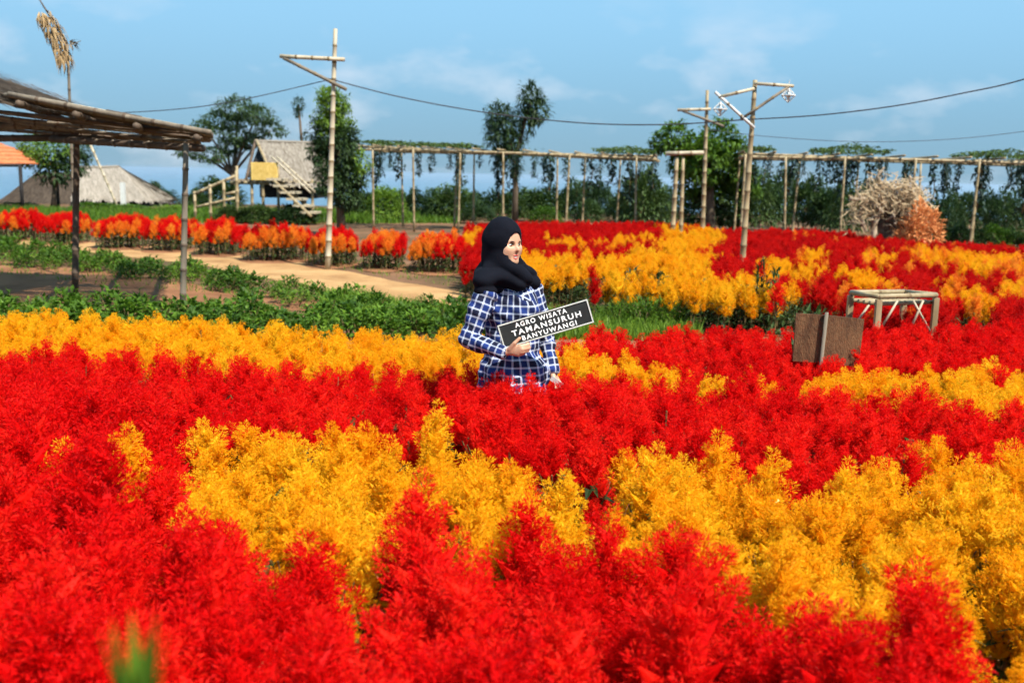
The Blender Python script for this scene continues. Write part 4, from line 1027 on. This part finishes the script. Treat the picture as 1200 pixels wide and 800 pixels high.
# ------------------------------------------------------------------ small bamboo frame
Y = 8.6; b0 = ground_at(1045, Y); e = empty('bamboo_stand', b0, 0, 'low pale bamboo stand with four posts among the red celosias', 'stand'); L = lambda x, y, dy=0: P(x, y, Y+dy)-b0
cs = {'a': (997, 346, 0), 'b': (1030, 351, -.45), 'c': (1097, 349, 0), 'd': (1060, 345, .45)}
for k, p in cs.items():
    t = L(*p); m_ = MB(); m_.box((t.x, t.y, t.z/2), (.045, .045, t.z)); m_.build('post', M['bamboo'], e)
for a_, c_ in (('a', 'b'), ('b', 'c'), ('c', 'd'), ('d', 'a')):
    p, q = L(*cs[a_])+Vector((0, 0, .025)), L(*cs[c_])+Vector((0, 0, .025)); m_ = MB(); m_.bamboo(p, q, .022); m_.build('top_rail', [M['bamboo'], M['bamboo_node']], e, True)
for a_, c_, in (((1040, 372, -.4), (1052, 352, -.4)), ((1072, 374, -.2), (1082, 352, -.2)), ((1082, 374, -.2), (1070, 352, -.2)), ((1008, 372, -.2), (1022, 352, -.2))):
    p, q = L(*a_), L(*c_); p = q+(p-q)*1.6; m_ = MB(); m_.bamboo(p, q, .010); m_.build('brace', [M['bamboo_pale'], M['bamboo_node']], e, True)
for k in range(5):
    t = (k+.5)/5; p, q = L(*cs['a']).lerp(L(*cs['b']), t), L(*cs['d']).lerp(L(*cs['c']), t); m_ = MB(); m_.bamboo(p+Vector((0, 0, -.04)), q+Vector((0, 0, -.04)), .018); m_.build('shelf_slat', [M['bamboo'], M['bamboo_node']], e, True)
# fallen pale leaf on the yellow bed
pL = P(908, 590, 3.55); e = MB(); e.leaf((0, 0, 0), (1, .2, .3), .04, .022, .6); e.leaf((0, 0, 0), (-.4, -.2, .5), .03, .02, .5)
o = e.build('fallen_leaf', mat_noise('pale_leaf', (.62, .52, .14), (.72, .64, .28), 20)); o.location = pL; tag(o, 'pale cream leaf lying on the yellow celosias', 'leaf')

# ------------------------------------------------------------------ the woman: smooth blended volumes turned into meshes
class SDF:
    def __init__(s, lo, hi, h):
        s.lo = np.array(lo, float); s.h = h; s.n = np.ceil((np.array(hi)-s.lo)/h).astype(int)+1
        s.g = np.full(tuple(s.n), 0.2, dtype=np.float32)
    def _win(s, lo, hi, pad):
        a = np.maximum(0, np.floor((np.array(lo)-pad-s.lo)/s.h).astype(int)); b = np.minimum(s.n, np.ceil((np.array(hi)+pad-s.lo)/s.h).astype(int)+1)
        sl = tuple(slice(int(i), int(j)) for i, j in zip(a, b))
        ax = [s.lo[k]+s.h*np.arange(a[k], b[k]) for k in range(3)]
        return sl, np.stack(np.meshgrid(*ax, indexing='ij'), -1)
    def _mix(s, sl, d, k, sub=False):
        a = s.g[sl]
        if sub: s.g[sl] = np.maximum(a, -d); return
        if k <= 0: s.g[sl] = np.minimum(a, d); return
        hh = np.clip(.5+.5*(a-d)/k, 0, 1); s.g[sl] = a*(1-hh)+d*hh-k*hh*(1-hh)
    def cone(s, a, b, ra, rb, k=.012, sub=False):
        a, b = np.array(a, float), np.array(b, float); R = max(ra, rb)
        sl, p = s._win(np.minimum(a, b)-R, np.maximum(a, b)+R, .05)
        ba = b-a; t = np.clip(((p-a)@ba)/max(1e-9, ba@ba), 0, 1)
        d = np.linalg.norm(p-(a+t[..., None]*ba), axis=-1)-(ra+(rb-ra)*t); s._mix(sl, d, k, sub)
    def ell(s, c, r, F=None, k=.012, sub=False):
        c = np.array(c, float); r = np.array(r, float); F = np.eye(3) if F is None else F
        R = max(r); sl, p = s._win(c-R, c+R, .05)
        q = ((p-c)@F.T)/r; l = np.linalg.norm(q, axis=-1); g = np.linalg.norm(q/r, axis=-1)
        s._mix(sl, l*(l-1)/np.maximum(g, 1e-6), k, sub)
    def mesh(s, name):
        g = s.g; ins = g < 0; n = g.shape
        c = ins[:-1, :-1, :-1].astype(np.int8)*0
        for dx in (0, 1):
            for dy in (0, 1):
                for dz in (0, 1): c = c+ins[dx:n[0]-1+dx, dy:n[1]-1+dy, dz:n[2]-1+dz]
        act = np.argwhere((c > 0) & (c < 8)); idx = -np.ones(c.shape, int); idx[tuple(act.T)] = np.arange(len(act))
        acc = np.zeros((len(act), 3)); cnt = np.zeros(len(act))
        cor = [(0,0,0),(1,0,0),(0,1,0),(1,1,0),(0,0,1),(1,0,1),(0,1,1),(1,1,1)]
        for i, j in ((0,1),(2,3),(4,5),(6,7),(0,2),(1,3),(4,6),(5,7),(0,4),(1,5),(2,6),(3,7)):
            a = act+np.array(cor[i]); b = act+np.array(cor[j]); va, vb = g[tuple(a.T)], g[tuple(b.T)]
            m = (va < 0) != (vb < 0); t = np.where(m, va/np.where(m, va-vb, 1), 0)
            acc[m] += (a+(b-a)*t[:, None])[m]; cnt[m] += 1
        v = s.lo+s.h*acc/cnt[:, None]
        f = []
        for ax in range(3):
            o1, o2 = [(1, 2), (2, 0), (0, 1)][ax]
            sl0 = [slice(None)]*3; sl1 = [slice(None)]*3; sl0[ax] = slice(0, -1); sl1[ax] = slice(1, None)
            A, B = ins[tuple(sl0)], ins[tuple(sl1)]
            for e, flip in ((np.argwhere(A & ~B), False), (np.argwhere(~A & B), True)):
                if not len(e): continue
                u = np.zeros(3, int); u[o1] = 1; w = np.zeros(3, int); w[o2] = 1
                ok = (e[:, o1] > 0) & (e[:, o2] > 0); e = e[ok]
                q = np.stack([idx[tuple((e-u-w).T)], idx[tuple((e-w).T)], idx[tuple(e.T)], idx[tuple((e-u).T)]], 1)
                if flip: q = q[:, ::-1]
                f.append(q[(q >= 0).all(1)])
        f = np.concatenate(f)
        me = bpy.data.meshes.new(name); me.from_pydata([tuple(p) for p in v], [], [tuple(int(i) for i in q) for q in f])
        me.polygons.foreach_set('use_smooth', [True]*len(f)); me.update()
        return me

base = ground_at(596, 5.12)
person = empty('person', base, 0, 'woman in a dark headscarf and blue plaid shirt holding a sign among the celosias', 'person')
def J(x, y, Y): return np.array(P(x, y, Y)-base)
m_skin = mat_noise('skin', (0.43, 0.225, 0.135), (0.53, 0.30, 0.19), 14, .5, 4, .05, 60, spec=.4)
m_scarf = mat_noise('dark_scarf', (0.0025, 0.003, 0.006), (0.006, 0.007, 0.012), 6, .9, 6, .08, 90, spec=.1)
m_trs = mat_noise('dark_trousers', (0.012, 0.015, 0.03), (0.03, 0.035, 0.06), 20, .8)
# head frame: f towards image right and a little to the camera
az = rad(44); til = rad(-4)
hf = np.array([math.cos(az), -math.sin(az), 0]); hu = np.array([0, 0, 1.0]); hs3 = np.cross(hu, hf)
HF = np.stack([hf, hs3, hu]); HS = .93
Hc = J(591, 286, 5.09)
def H(f, s_, u): return Hc+HS*(hf*f+hs3*s_+hu*u)

def build_body():
    b = SDF((-.42, -.45, -.03), (.42, .35, 1.62), .0062)
    b.ell(H(-.005, 0, .035), np.array((.098, .076, .098))*HS, HF); b.ell(H(.028, 0, -.034), np.array((.066, .064, .074))*HS, HF, .02)
    b.cone(H(.068, -.013, -.092), H(.068, .013, -.092), .020, .020, .025)
    for s_ in (-1, 1):
        b.cone(H(.060, .036*s_, -.024), H(.052, .042*s_, -.045), .028, .025, .02)
        b.cone(H(.080, .014*s_, .022), H(.068, .046*s_, .020), .012, .010, .012)
        b.cone(H(.089, .010*s_, -.028), H(.091, .010*s_, -.029), .008, .007, .008)
        b.ell(H(.086, .030*s_, .002), (.012, .016, .010), HF, sub=True)
    b.cone(H(.087, 0, .006), H(.1065, 0, -.024), .007, .0095, .010)
    b.cone(H(-.01, 0, -.08), J(588, 332, 5.1), .055, .060, .02)
    # trunk, limbs
    b.ell(J(597, 360, 5.1), (.13, .09, .16), k=.03); b.ell(J(598, 400, 5.1), (.115, .09, .13), k=.03); b.ell(J(600, 440, 5.1), (.145, .11, .10), k=.03)
    for hx, Yh in ((585, 5.06), (613, 5.14)):
        b.cone(J(hx, 455, Yh), J(hx, 530, Yh), .075, .055, .02); b.cone(J(hx, 530, Yh), J(hx-2, 600, Yh), .052, .035, .02)
        a = J(hx-2, 606, Yh); a[2] = .03; b.cone(a, a+np.array([.13, -.07, -.005]), .034, .026, .015)
    b.cone(J(567, 348, 5.0), J(551, 397, 4.96), .050, .038, .03); b.cone(J(551, 397, 4.96), J(591, 412, 4.835), .037, .024, .02)
    b.cone(J(624, 348, 5.18), J(640, 394, 5.2), .048, .037, .03); b.cone(J(640, 394, 5.2), J(647, 432, 5.13), .035, .023, .02)
    # right hand gripping the sign from below, thumb over the front
    W = J(592, 412, 4.832); kn = [J(610, 405.5, 4.806), J(612, 409, 4.803), J(611, 412.5, 4.806), J(608, 415.5, 4.812)]
    for q in kn: b.cone(W, q, .014, .0105, .008)
    pip = [J(619, 403.5, 4.822), J(620, 407.5, 4.825), J(618.5, 411, 4.83), J(614, 414, 4.835)]; tip = [J(618, 398, 4.862), J(619, 401, 4.866), J(617, 404, 4.868), J(613, 407, 4.868)]
    for q, p, t in zip(kn, pip, tip): b.cone(q, p, .0095, .0085, .003); b.cone(p, t, .0085, .0070, .002)
    b.cone(J(597, 409, 4.815), J(603, 402, 4.803), .012, .0105, .006); b.cone(J(603, 402, 4.803), J(609, 396, 4.806), .0100, .0080, .002)
    # left hand at her side
    W = J(647, 433, 5.13); kn = [J(650+d, 443-d*.3, 5.12+.012*d) for d in (-2.4, -.8, .8, 2.4)]
    for q in kn: b.cone(W, q, .014, .0105, .008)
    for i, q in enumerate(kn):
        p = q+np.array([.018, -.012, -.024]); b.cone(q, p, .009, .0085, .003); b.cone(p, p+np.array([-.004, -.022, -.018]), .0083, .007, .002)
    b.cone(W, W+np.array([.012, -.035, -.035]), .011, .009, .006); b.cone(W+np.array([.012, -.035, -.035]), W+np.array([.02, -.045, -.062]), .009, .0075, .002)
    me = b.mesh('body'); me.materials.append(m_skin); return link('body', me, person)
build_body()

def build_scarf():
    b = SDF((-.30, -.30, 1.02), (.30, .30, 1.62), .0062)
    b.ell(H(-.012, 0, .038), np.array((.113, .090, .112))*HS, HF, .02); b.ell(H(.008, 0, -.045), np.array((.086, .077, .095))*HS, HF, .03)
    b.cone(H(-.035, 0, .0), H(-.075, 0, -.15), .085, .075, .05)
    b.cone(H(.012, 0, -.10), J(592, 326, 5.08), .072, .085, .04)
    b.ell(J(590, 321, 5.09), (.142, .115, .050), k=.05)
    b.cone(J(572, 326, 5.03), J(568, 334, 5.0), .058, .060, .04); b.cone(J(612, 324, 5.12), J(621, 328, 5.15), .052, .052, .04)
    b.cone(J(604, 318, 5.03), J(612, 328, 5.02), .056, .046, .04)
    # folds
    sl, p = b._win(b.lo, b.lo+b.h*b.n, 0)
    q = p-Hc; ang = np.arctan2(q@hs3, q@hf); z = p[..., 2]-Hc[2]
    amp = np.clip((-.03-z)/.12, 0, 1)*.0060+.0010
    b.g[sl] += (amp*1.2*(1-2*np.abs(np.sin(z*34+ang*1.5+1.0*np.sin(ang*2))))).astype(np.float32)[:b.g.shape[0], :b.g.shape[1], :b.g.shape[2]]
    b.ell(H(.105, 0, -.020), np.array((.090, .057, .089))*HS, HF, sub=True)
    me = b.mesh('headscarf'); me.materials.append(m_scarf); return link('headscarf', me, person)
build_scarf()

# plaid cloth
mp_, n, l, bs_ = mat('blue_plaid')
uvn = n.new('ShaderNodeUVMap'); uvn.uv_map = 'plaid'; sx = n.new('ShaderNodeSeparateXYZ'); l.new(uvn.outputs[0], sx.inputs[0])
def mth(op, a, bv=None, cv=None):
    x = n.new('ShaderNodeMath'); x.operation = op
    for i, s_ in enumerate((a, bv, cv)):
        if s_ is None: continue
        if isinstance(s_, (int, float)): x.inputs[i].default_value = s_
        else: l.new(s_, x.inputs[i])
    return x.outputs[0]
def band(o, per, w, ph=0.0): return mth('LESS_THAN', mth('FRACT', mth('MULTIPLY_ADD', o, 1/per, ph+10.0)), w)
PER = .039
wx, wy = band(sx.outputs[0], PER, .24), band(sx.outputs[1], PER, .24)
dx, dy = band(sx.outputs[0], PER*2, .5), band(sx.outputs[1], PER*2, .5)
wsum = mth('MULTIPLY', mth('ADD', wx, wy), .5); dsum = mth('MULTIPLY', mth('ADD', dx, dy), .5)
c1 = n.new('ShaderNodeValToRGB'); c1.color_ramp.interpolation = 'CONSTANT'; e_ = c1.color_ramp.elements
e_[0].color = (.013, .033, .155, 1); e_[1].position = .75; e_[1].color = (.008, .010, .028, 1); q = e_.new(.25); q.color = (.009, .018, .075, 1)
l.new(dsum, c1.inputs[0])
mxp = n.new('ShaderNodeMixRGB'); mxp.inputs['Color2'].default_value = (.52, .57, .67, 1)
fac = mth('MULTIPLY', mth('POWER', wsum, 1.0), 1.0); fr = n.new('ShaderNodeMapRange'); fr.inputs['From Max'].default_value = 1; fr.inputs['To Max'].default_value = .98; l.new(fac, fr.inputs[0])
l.new(fr.outputs[0], mxp.inputs['Fac']); l.new(c1.outputs[0], mxp.inputs['Color1']); l.new(mxp.outputs[0], bs_.inputs['Base Color']); bs_.inputs['Roughness'].default_value = .85; bs_.inputs['Specular IOR Level'].default_value = .15
def build_shirt():
    b = SDF((-.42, -.45, .55), (.42, .35, 1.35), .0062)
    S = dict(RS=J(568, 346, 5.0), RE=J(550, 397, 4.955), RW=J(588, 411.5, 4.845), LS=J(624, 343, 5.18), LE=J(639, 394, 5.2), LW=J(646, 430, 5.135))
    b.ell(J(598, 362, 5.1), (.148, .108, .175), k=.03); b.ell(J(600, 402, 5.1), (.140, .110, .13), k=.05); b.ell(J(602, 438, 5.1), (.175, .14, .115), k=.05)
    b.ell(J(614, 366, 5.035), (.065, .06, .065), k=.05)
    b.cone(J(602, 440, 5.1), J(602, 462, 5.1), .165, .185, .05)
    b.cone(S['RS'], S['RE'], .062, .050, .03); b.cone(S['RE'], S['RW'], .050, .036, .012)
    b.cone(S['LS'], S['LE'], .060, .048, .02); b.cone(S['LE'], S['LW'], .047, .036, .012)
    sl, p = b._win(b.lo, b.lo+b.h*b.n, 0)
    ang = np.arctan2(p[..., 1], p[..., 0]); z = p[..., 2]
    wob = .004*np.sin(z*40+ang*3)+.003*np.sin(z*95+p[..., 0]*60)+np.clip((.95-z)/.3, 0, 1)*.012*np.sin(ang*9+z*6)
    b.g[sl] += wob.astype(np.float32)[:b.g.shape[0], :b.g.shape[1], :b.g.shape[2]]
    hem = J(600, 457, 5.1)[2]; cut = (hem+.012*np.sin(ang*4)-z)[:b.g.shape[0], :b.g.shape[1], :b.g.shape[2]]
    b.g = np.maximum(b.g, cut.astype(np.float32))
    me = b.mesh('shirt'); me.materials.append(mp_)
    uv = me.uv_layers.new(name='plaid'); arr = np.zeros((len(me.loops), 2), 'f')
    bones = [(S['RS'], S['RE'], .055), (S['RE'], S['RW'], .045), (S['LS'], S['LE'], .055), (S['LE'], S['LW'], .045)]
    C0 = J(600, 400, 5.1); SHZ = J(600, 338, 5.1)[2]
    vs_ = np.array([v.co for v in me.vertices])
    for pg in me.polygons:
        c = np.mean([vs_[i] for i in pg.vertices], 0); bi = None; bd = 1e9
        for i, (a, q, r) in enumerate(bones):
            ba = q-a; t = np.clip((c-a)@ba/(ba@ba), 0, 1); d = np.linalg.norm(c-a-t*ba)-(.070 if i % 2 == 0 else .056)
            
            if d < bd: bd, bi = d, i
        for li in pg.loop_indices:
            v = vs_[me.loops[li].vertex_index]
            if pg.normal.z > .62 and c[2] > SHZ-.05: arr[li] = (v[0], v[1])
            elif bd < 0.0:
                a, q, r = bones[bi]; ax = (q-a)/np.linalg.norm(q-a); rel = v-a; t = rel@ax
                e1 = np.cross(ax, [0, 1.0, 0.1]); e1 /= np.linalg.norm(e1); e2 = np.cross(ax, e1)
                th = math.atan2(rel@e2, rel@e1); cc = c-a; thc = math.atan2(cc@e2, cc@e1)
                if th-thc > 3: th -= 2*math.pi
                if th-thc < -3: th += 2*math.pi
                arr[li] = (th*r, t+.011*bi)
            else:
                th = math.atan2(v[0]-C0[0], -(v[1]-C0[1])); thc = math.atan2(c[0]-C0[0], -(c[1]-C0[1]))
                if th-thc > 3: th -= 2*math.pi
                if th-thc < -3: th += 2*math.pi
                hz = min(1, max(0, (v[2]-SHZ+.06)/.06)); arr[li] = (th*.14, v[2]-.8*hz*max(0, math.hypot(v[0]-C0[0], v[1]-C0[1])-.06))
    uv.data.foreach_set('uv', arr.ravel())
    return link('shirt', me, person)
build_shirt()
def build_trousers():
    b = SDF((-.3, -.3, .06), (.3, .3, .95), .01)
    b.ell(J(600, 450, 5.1), (.15, .12, .10), k=.03)
    for hx, Yh in ((585, 5.06), (613, 5.14)): b.cone(J(hx, 455, Yh), J(hx-2, 598, Yh), .088, .055, .03)
    me = b.mesh('trousers'); me.materials.append(m_trs); return link('trousers', me, person)
build_trousers()
# face details
m_eye = mat_plain('eye_white', (.75, .72, .68), .3); m_iris = mat_plain('iris', (.015, .008, .005), .2); m_lip = mat_noise('lips', (.42, .075, .06), (.50, .11, .09), 30, .4); m_teeth = mat_plain('teeth', (.80, .77, .70), .3)
m_brow = mat_plain('brow_hair', (.02, .013, .010), .8)
def ellipsoid(name, c, r, F, m, parent, seg=12, rings=8):
    b = MB(); R = [Vector(F[0]), Vector(F[1]), Vector(F[2])]; c = Vector(c)
    def pt(i, j):
        a, t = i*2*math.pi/seg, j*math.pi/rings
        return c+R[0]*(r[0]*math.sin(t)*math.cos(a))+R[1]*(r[1]*math.sin(t)*math.sin(a))+R[2]*(r[2]*math.cos(t))
    for j in range(rings):
        for i in range(seg): b.quad(pt(i, j), pt(i, j+1), pt(i+1, j+1), pt(i+1, j))
    return b.build(name, m, parent, True)
for s_ in (-1, 1):
    ey = ellipsoid('eye', H(.0755, .031*s_, .002), (.011, .0140, .0042), HF, m_eye, person)
    ellipsoid('iris', H(.0855, .031*s_, .002), (.003, .0055, .0042), HF, m_iris, ey)
    b = MB(); b.tube([H(.0915, .016*s_, .0165), H(.089, .032*s_, .0205), H(.075, .049*s_, .015)], [.0028, .0034, .0015], 6); b.build('eyebrow', m_brow, person, True)
    b = MB(); b.tube([H(.0845, .016*s_, .004), H(.086, .031*s_, .0095), H(.072, .047*s_, .004)], [.0015, .0022, .0015], 6); b.build('eyelash', m_brow, ey, True)
b = MB(); b.tube([H(.076, -.030, -.052), H(.0885, -.014, -.056), H(.0925, 0, -.0565), H(.0885, .014, -.056), H(.076, .030, -.052)], [.002, .0045, .005, .0045, .002], 8); b.build('upper_lip', m_lip, person, True)
b = MB(); b.tube([H(.076, -.030, -.053), H(.085, -.015, -.070), H(.0885, 0, -.0745), H(.085, .015, -.070), H(.076, .030, -.053)], [.002, .0050, .006, .0050, .002], 8); b.build('lower_lip', m_lip, person, True)
b = MB(); b.tube([H(.074, -.026, -.057), H(.0835, -.012, -.0645), H(.0865, 0, -.066), H(.0835, .012, -.0645), H(.074, .026, -.057)], [.003, .0055, .006, .0055, .003], 8); b.build('teeth', m_teeth, person, True)
# phone in the hand at her side
b = MB(); ph = Matrix.Rotation(rad(35), 3, 'Y'); b.box(Vector(J(652, 447, 5.075)), (.07, .009, .026), ph); o = b.build('phone', mat_plain('phone_case', (.40, .39, .38), .35)); o.location = base; tag(o, 'small pale phone in the hand at the woman\'s side', 'phone')

# ------------------------------------------------------------------ the hand-held sign
TL, TR, BR, BL = P(583, 381, 4.855), P(689, 349.5, 4.835), P(696, 378, 4.822), P(590, 409, 4.842)
cen = (TL+TR+BR+BL)/4; sxv = ((TR-TL)+(BR-BL)).normalized(); szv = ((TL-BL)+(TR-BR)); szv = (szv-sxv*szv.dot(sxv)).normalized(); syv = szv.cross(sxv)
SW, SH = ((TR-TL).length+(BR-BL).length)/2, ((TL-BL).length+(TR-BR).length)/2
sg = empty('hand_held_sign', cen, 0, 'black name board with white capitals and a pale border held by the woman', 'sign')
sg.rotation_euler = Matrix((sxv, syv, szv)).transposed().to_euler()
m_blk = mat_noise('black_board', (.010, .011, .010), (.022, .024, .022), 12, .55); m_wht = mat_noise('white_lettering', (.78, .78, .74), (.86, .86, .83), 30, .6); m_brd = mat_noise('pale_border', (.42, .43, .38), (.60, .60, .54), 30, .6)
b = MB(); b.box((0, 0, 0), (SW, .012, SH)); o = b.build('board', m_blk, sg)
bv = o.modifiers.new('bevel', 'BEVEL'); bv.width = .003; bv.segments = 2
bw = .006
for (cx_, cz_, w_, h_) in ((0, SH/2-bw/2-.002, SW-.004, bw), (0, -SH/2+bw/2+.002, SW-.004, bw), (-SW/2+bw/2+.002, 0, bw, SH-.004-2*bw), (SW/2-bw/2-.002, 0, bw, SH-.004-2*bw)):
    b = MB(); b.box((cx_, -.0075, cz_), (w_, .005, h_)); b.build('border_strip', m_brd, sg)
def place_text(txt, width, height, cx_, cz_, name):
    me = LETTER[txt]; co = np.zeros(len(me.vertices)*3, 'f'); me.vertices.foreach_get('co', co); co = co.reshape(-1, 3)
    lo, hi = co.min(0), co.max(0); co -= (lo+hi)/2; co[:, 0] *= width/(hi[0]-lo[0]); co[:, 1] *= height/(hi[1]-lo[1])
    new = np.stack([co[:, 0]+cx_, -.0068-.0012*(co[:, 2] > 0), co[:, 1]+cz_], 1); me.vertices.foreach_set('co', new.astype('f').ravel()); me.update()
    me.name = name; me.materials.clear(); me.materials.append(m_wht); return link(name, me, sg)
place_text('AGRO WISATA', SW*.57, SH*.20, -SW*.03, SH*.285, 'lettering')
place_text('TAMANSURUH', SW*.76, SH*.23, SW*.01, SH*.00, 'lettering')
place_text('BANYUWANGI', SW*.60, SH*.20, SW*.02, -SH*.29, 'lettering')

# ------------------------------------------------------------------ haze over land and sea
mh = bpy.data.materials.new('haze'); mh.use_nodes = True; mh.node_tree.nodes.clear()
ho = mh.node_tree.nodes.new('ShaderNodeOutputMaterial'); hv = mh.node_tree.nodes.new('ShaderNodeVolumePrincipled')
hv.inputs['Color'].default_value = (0.58, 0.77, 0.95, 1); hv.inputs['Density'].default_value = 0.00005; hv.inputs['Anisotropy'].default_value = 0.2
mh.node_tree.links.new(hv.outputs[0], ho.inputs['Volume'])
hb = MB(); hb.box((0, 27000, (-186+9.5)/2), (96000, 68000, 186+9.5))
tag(hb.build('haze', mh), 'thin blue haze over the land and sea', None, None, 'stuff')
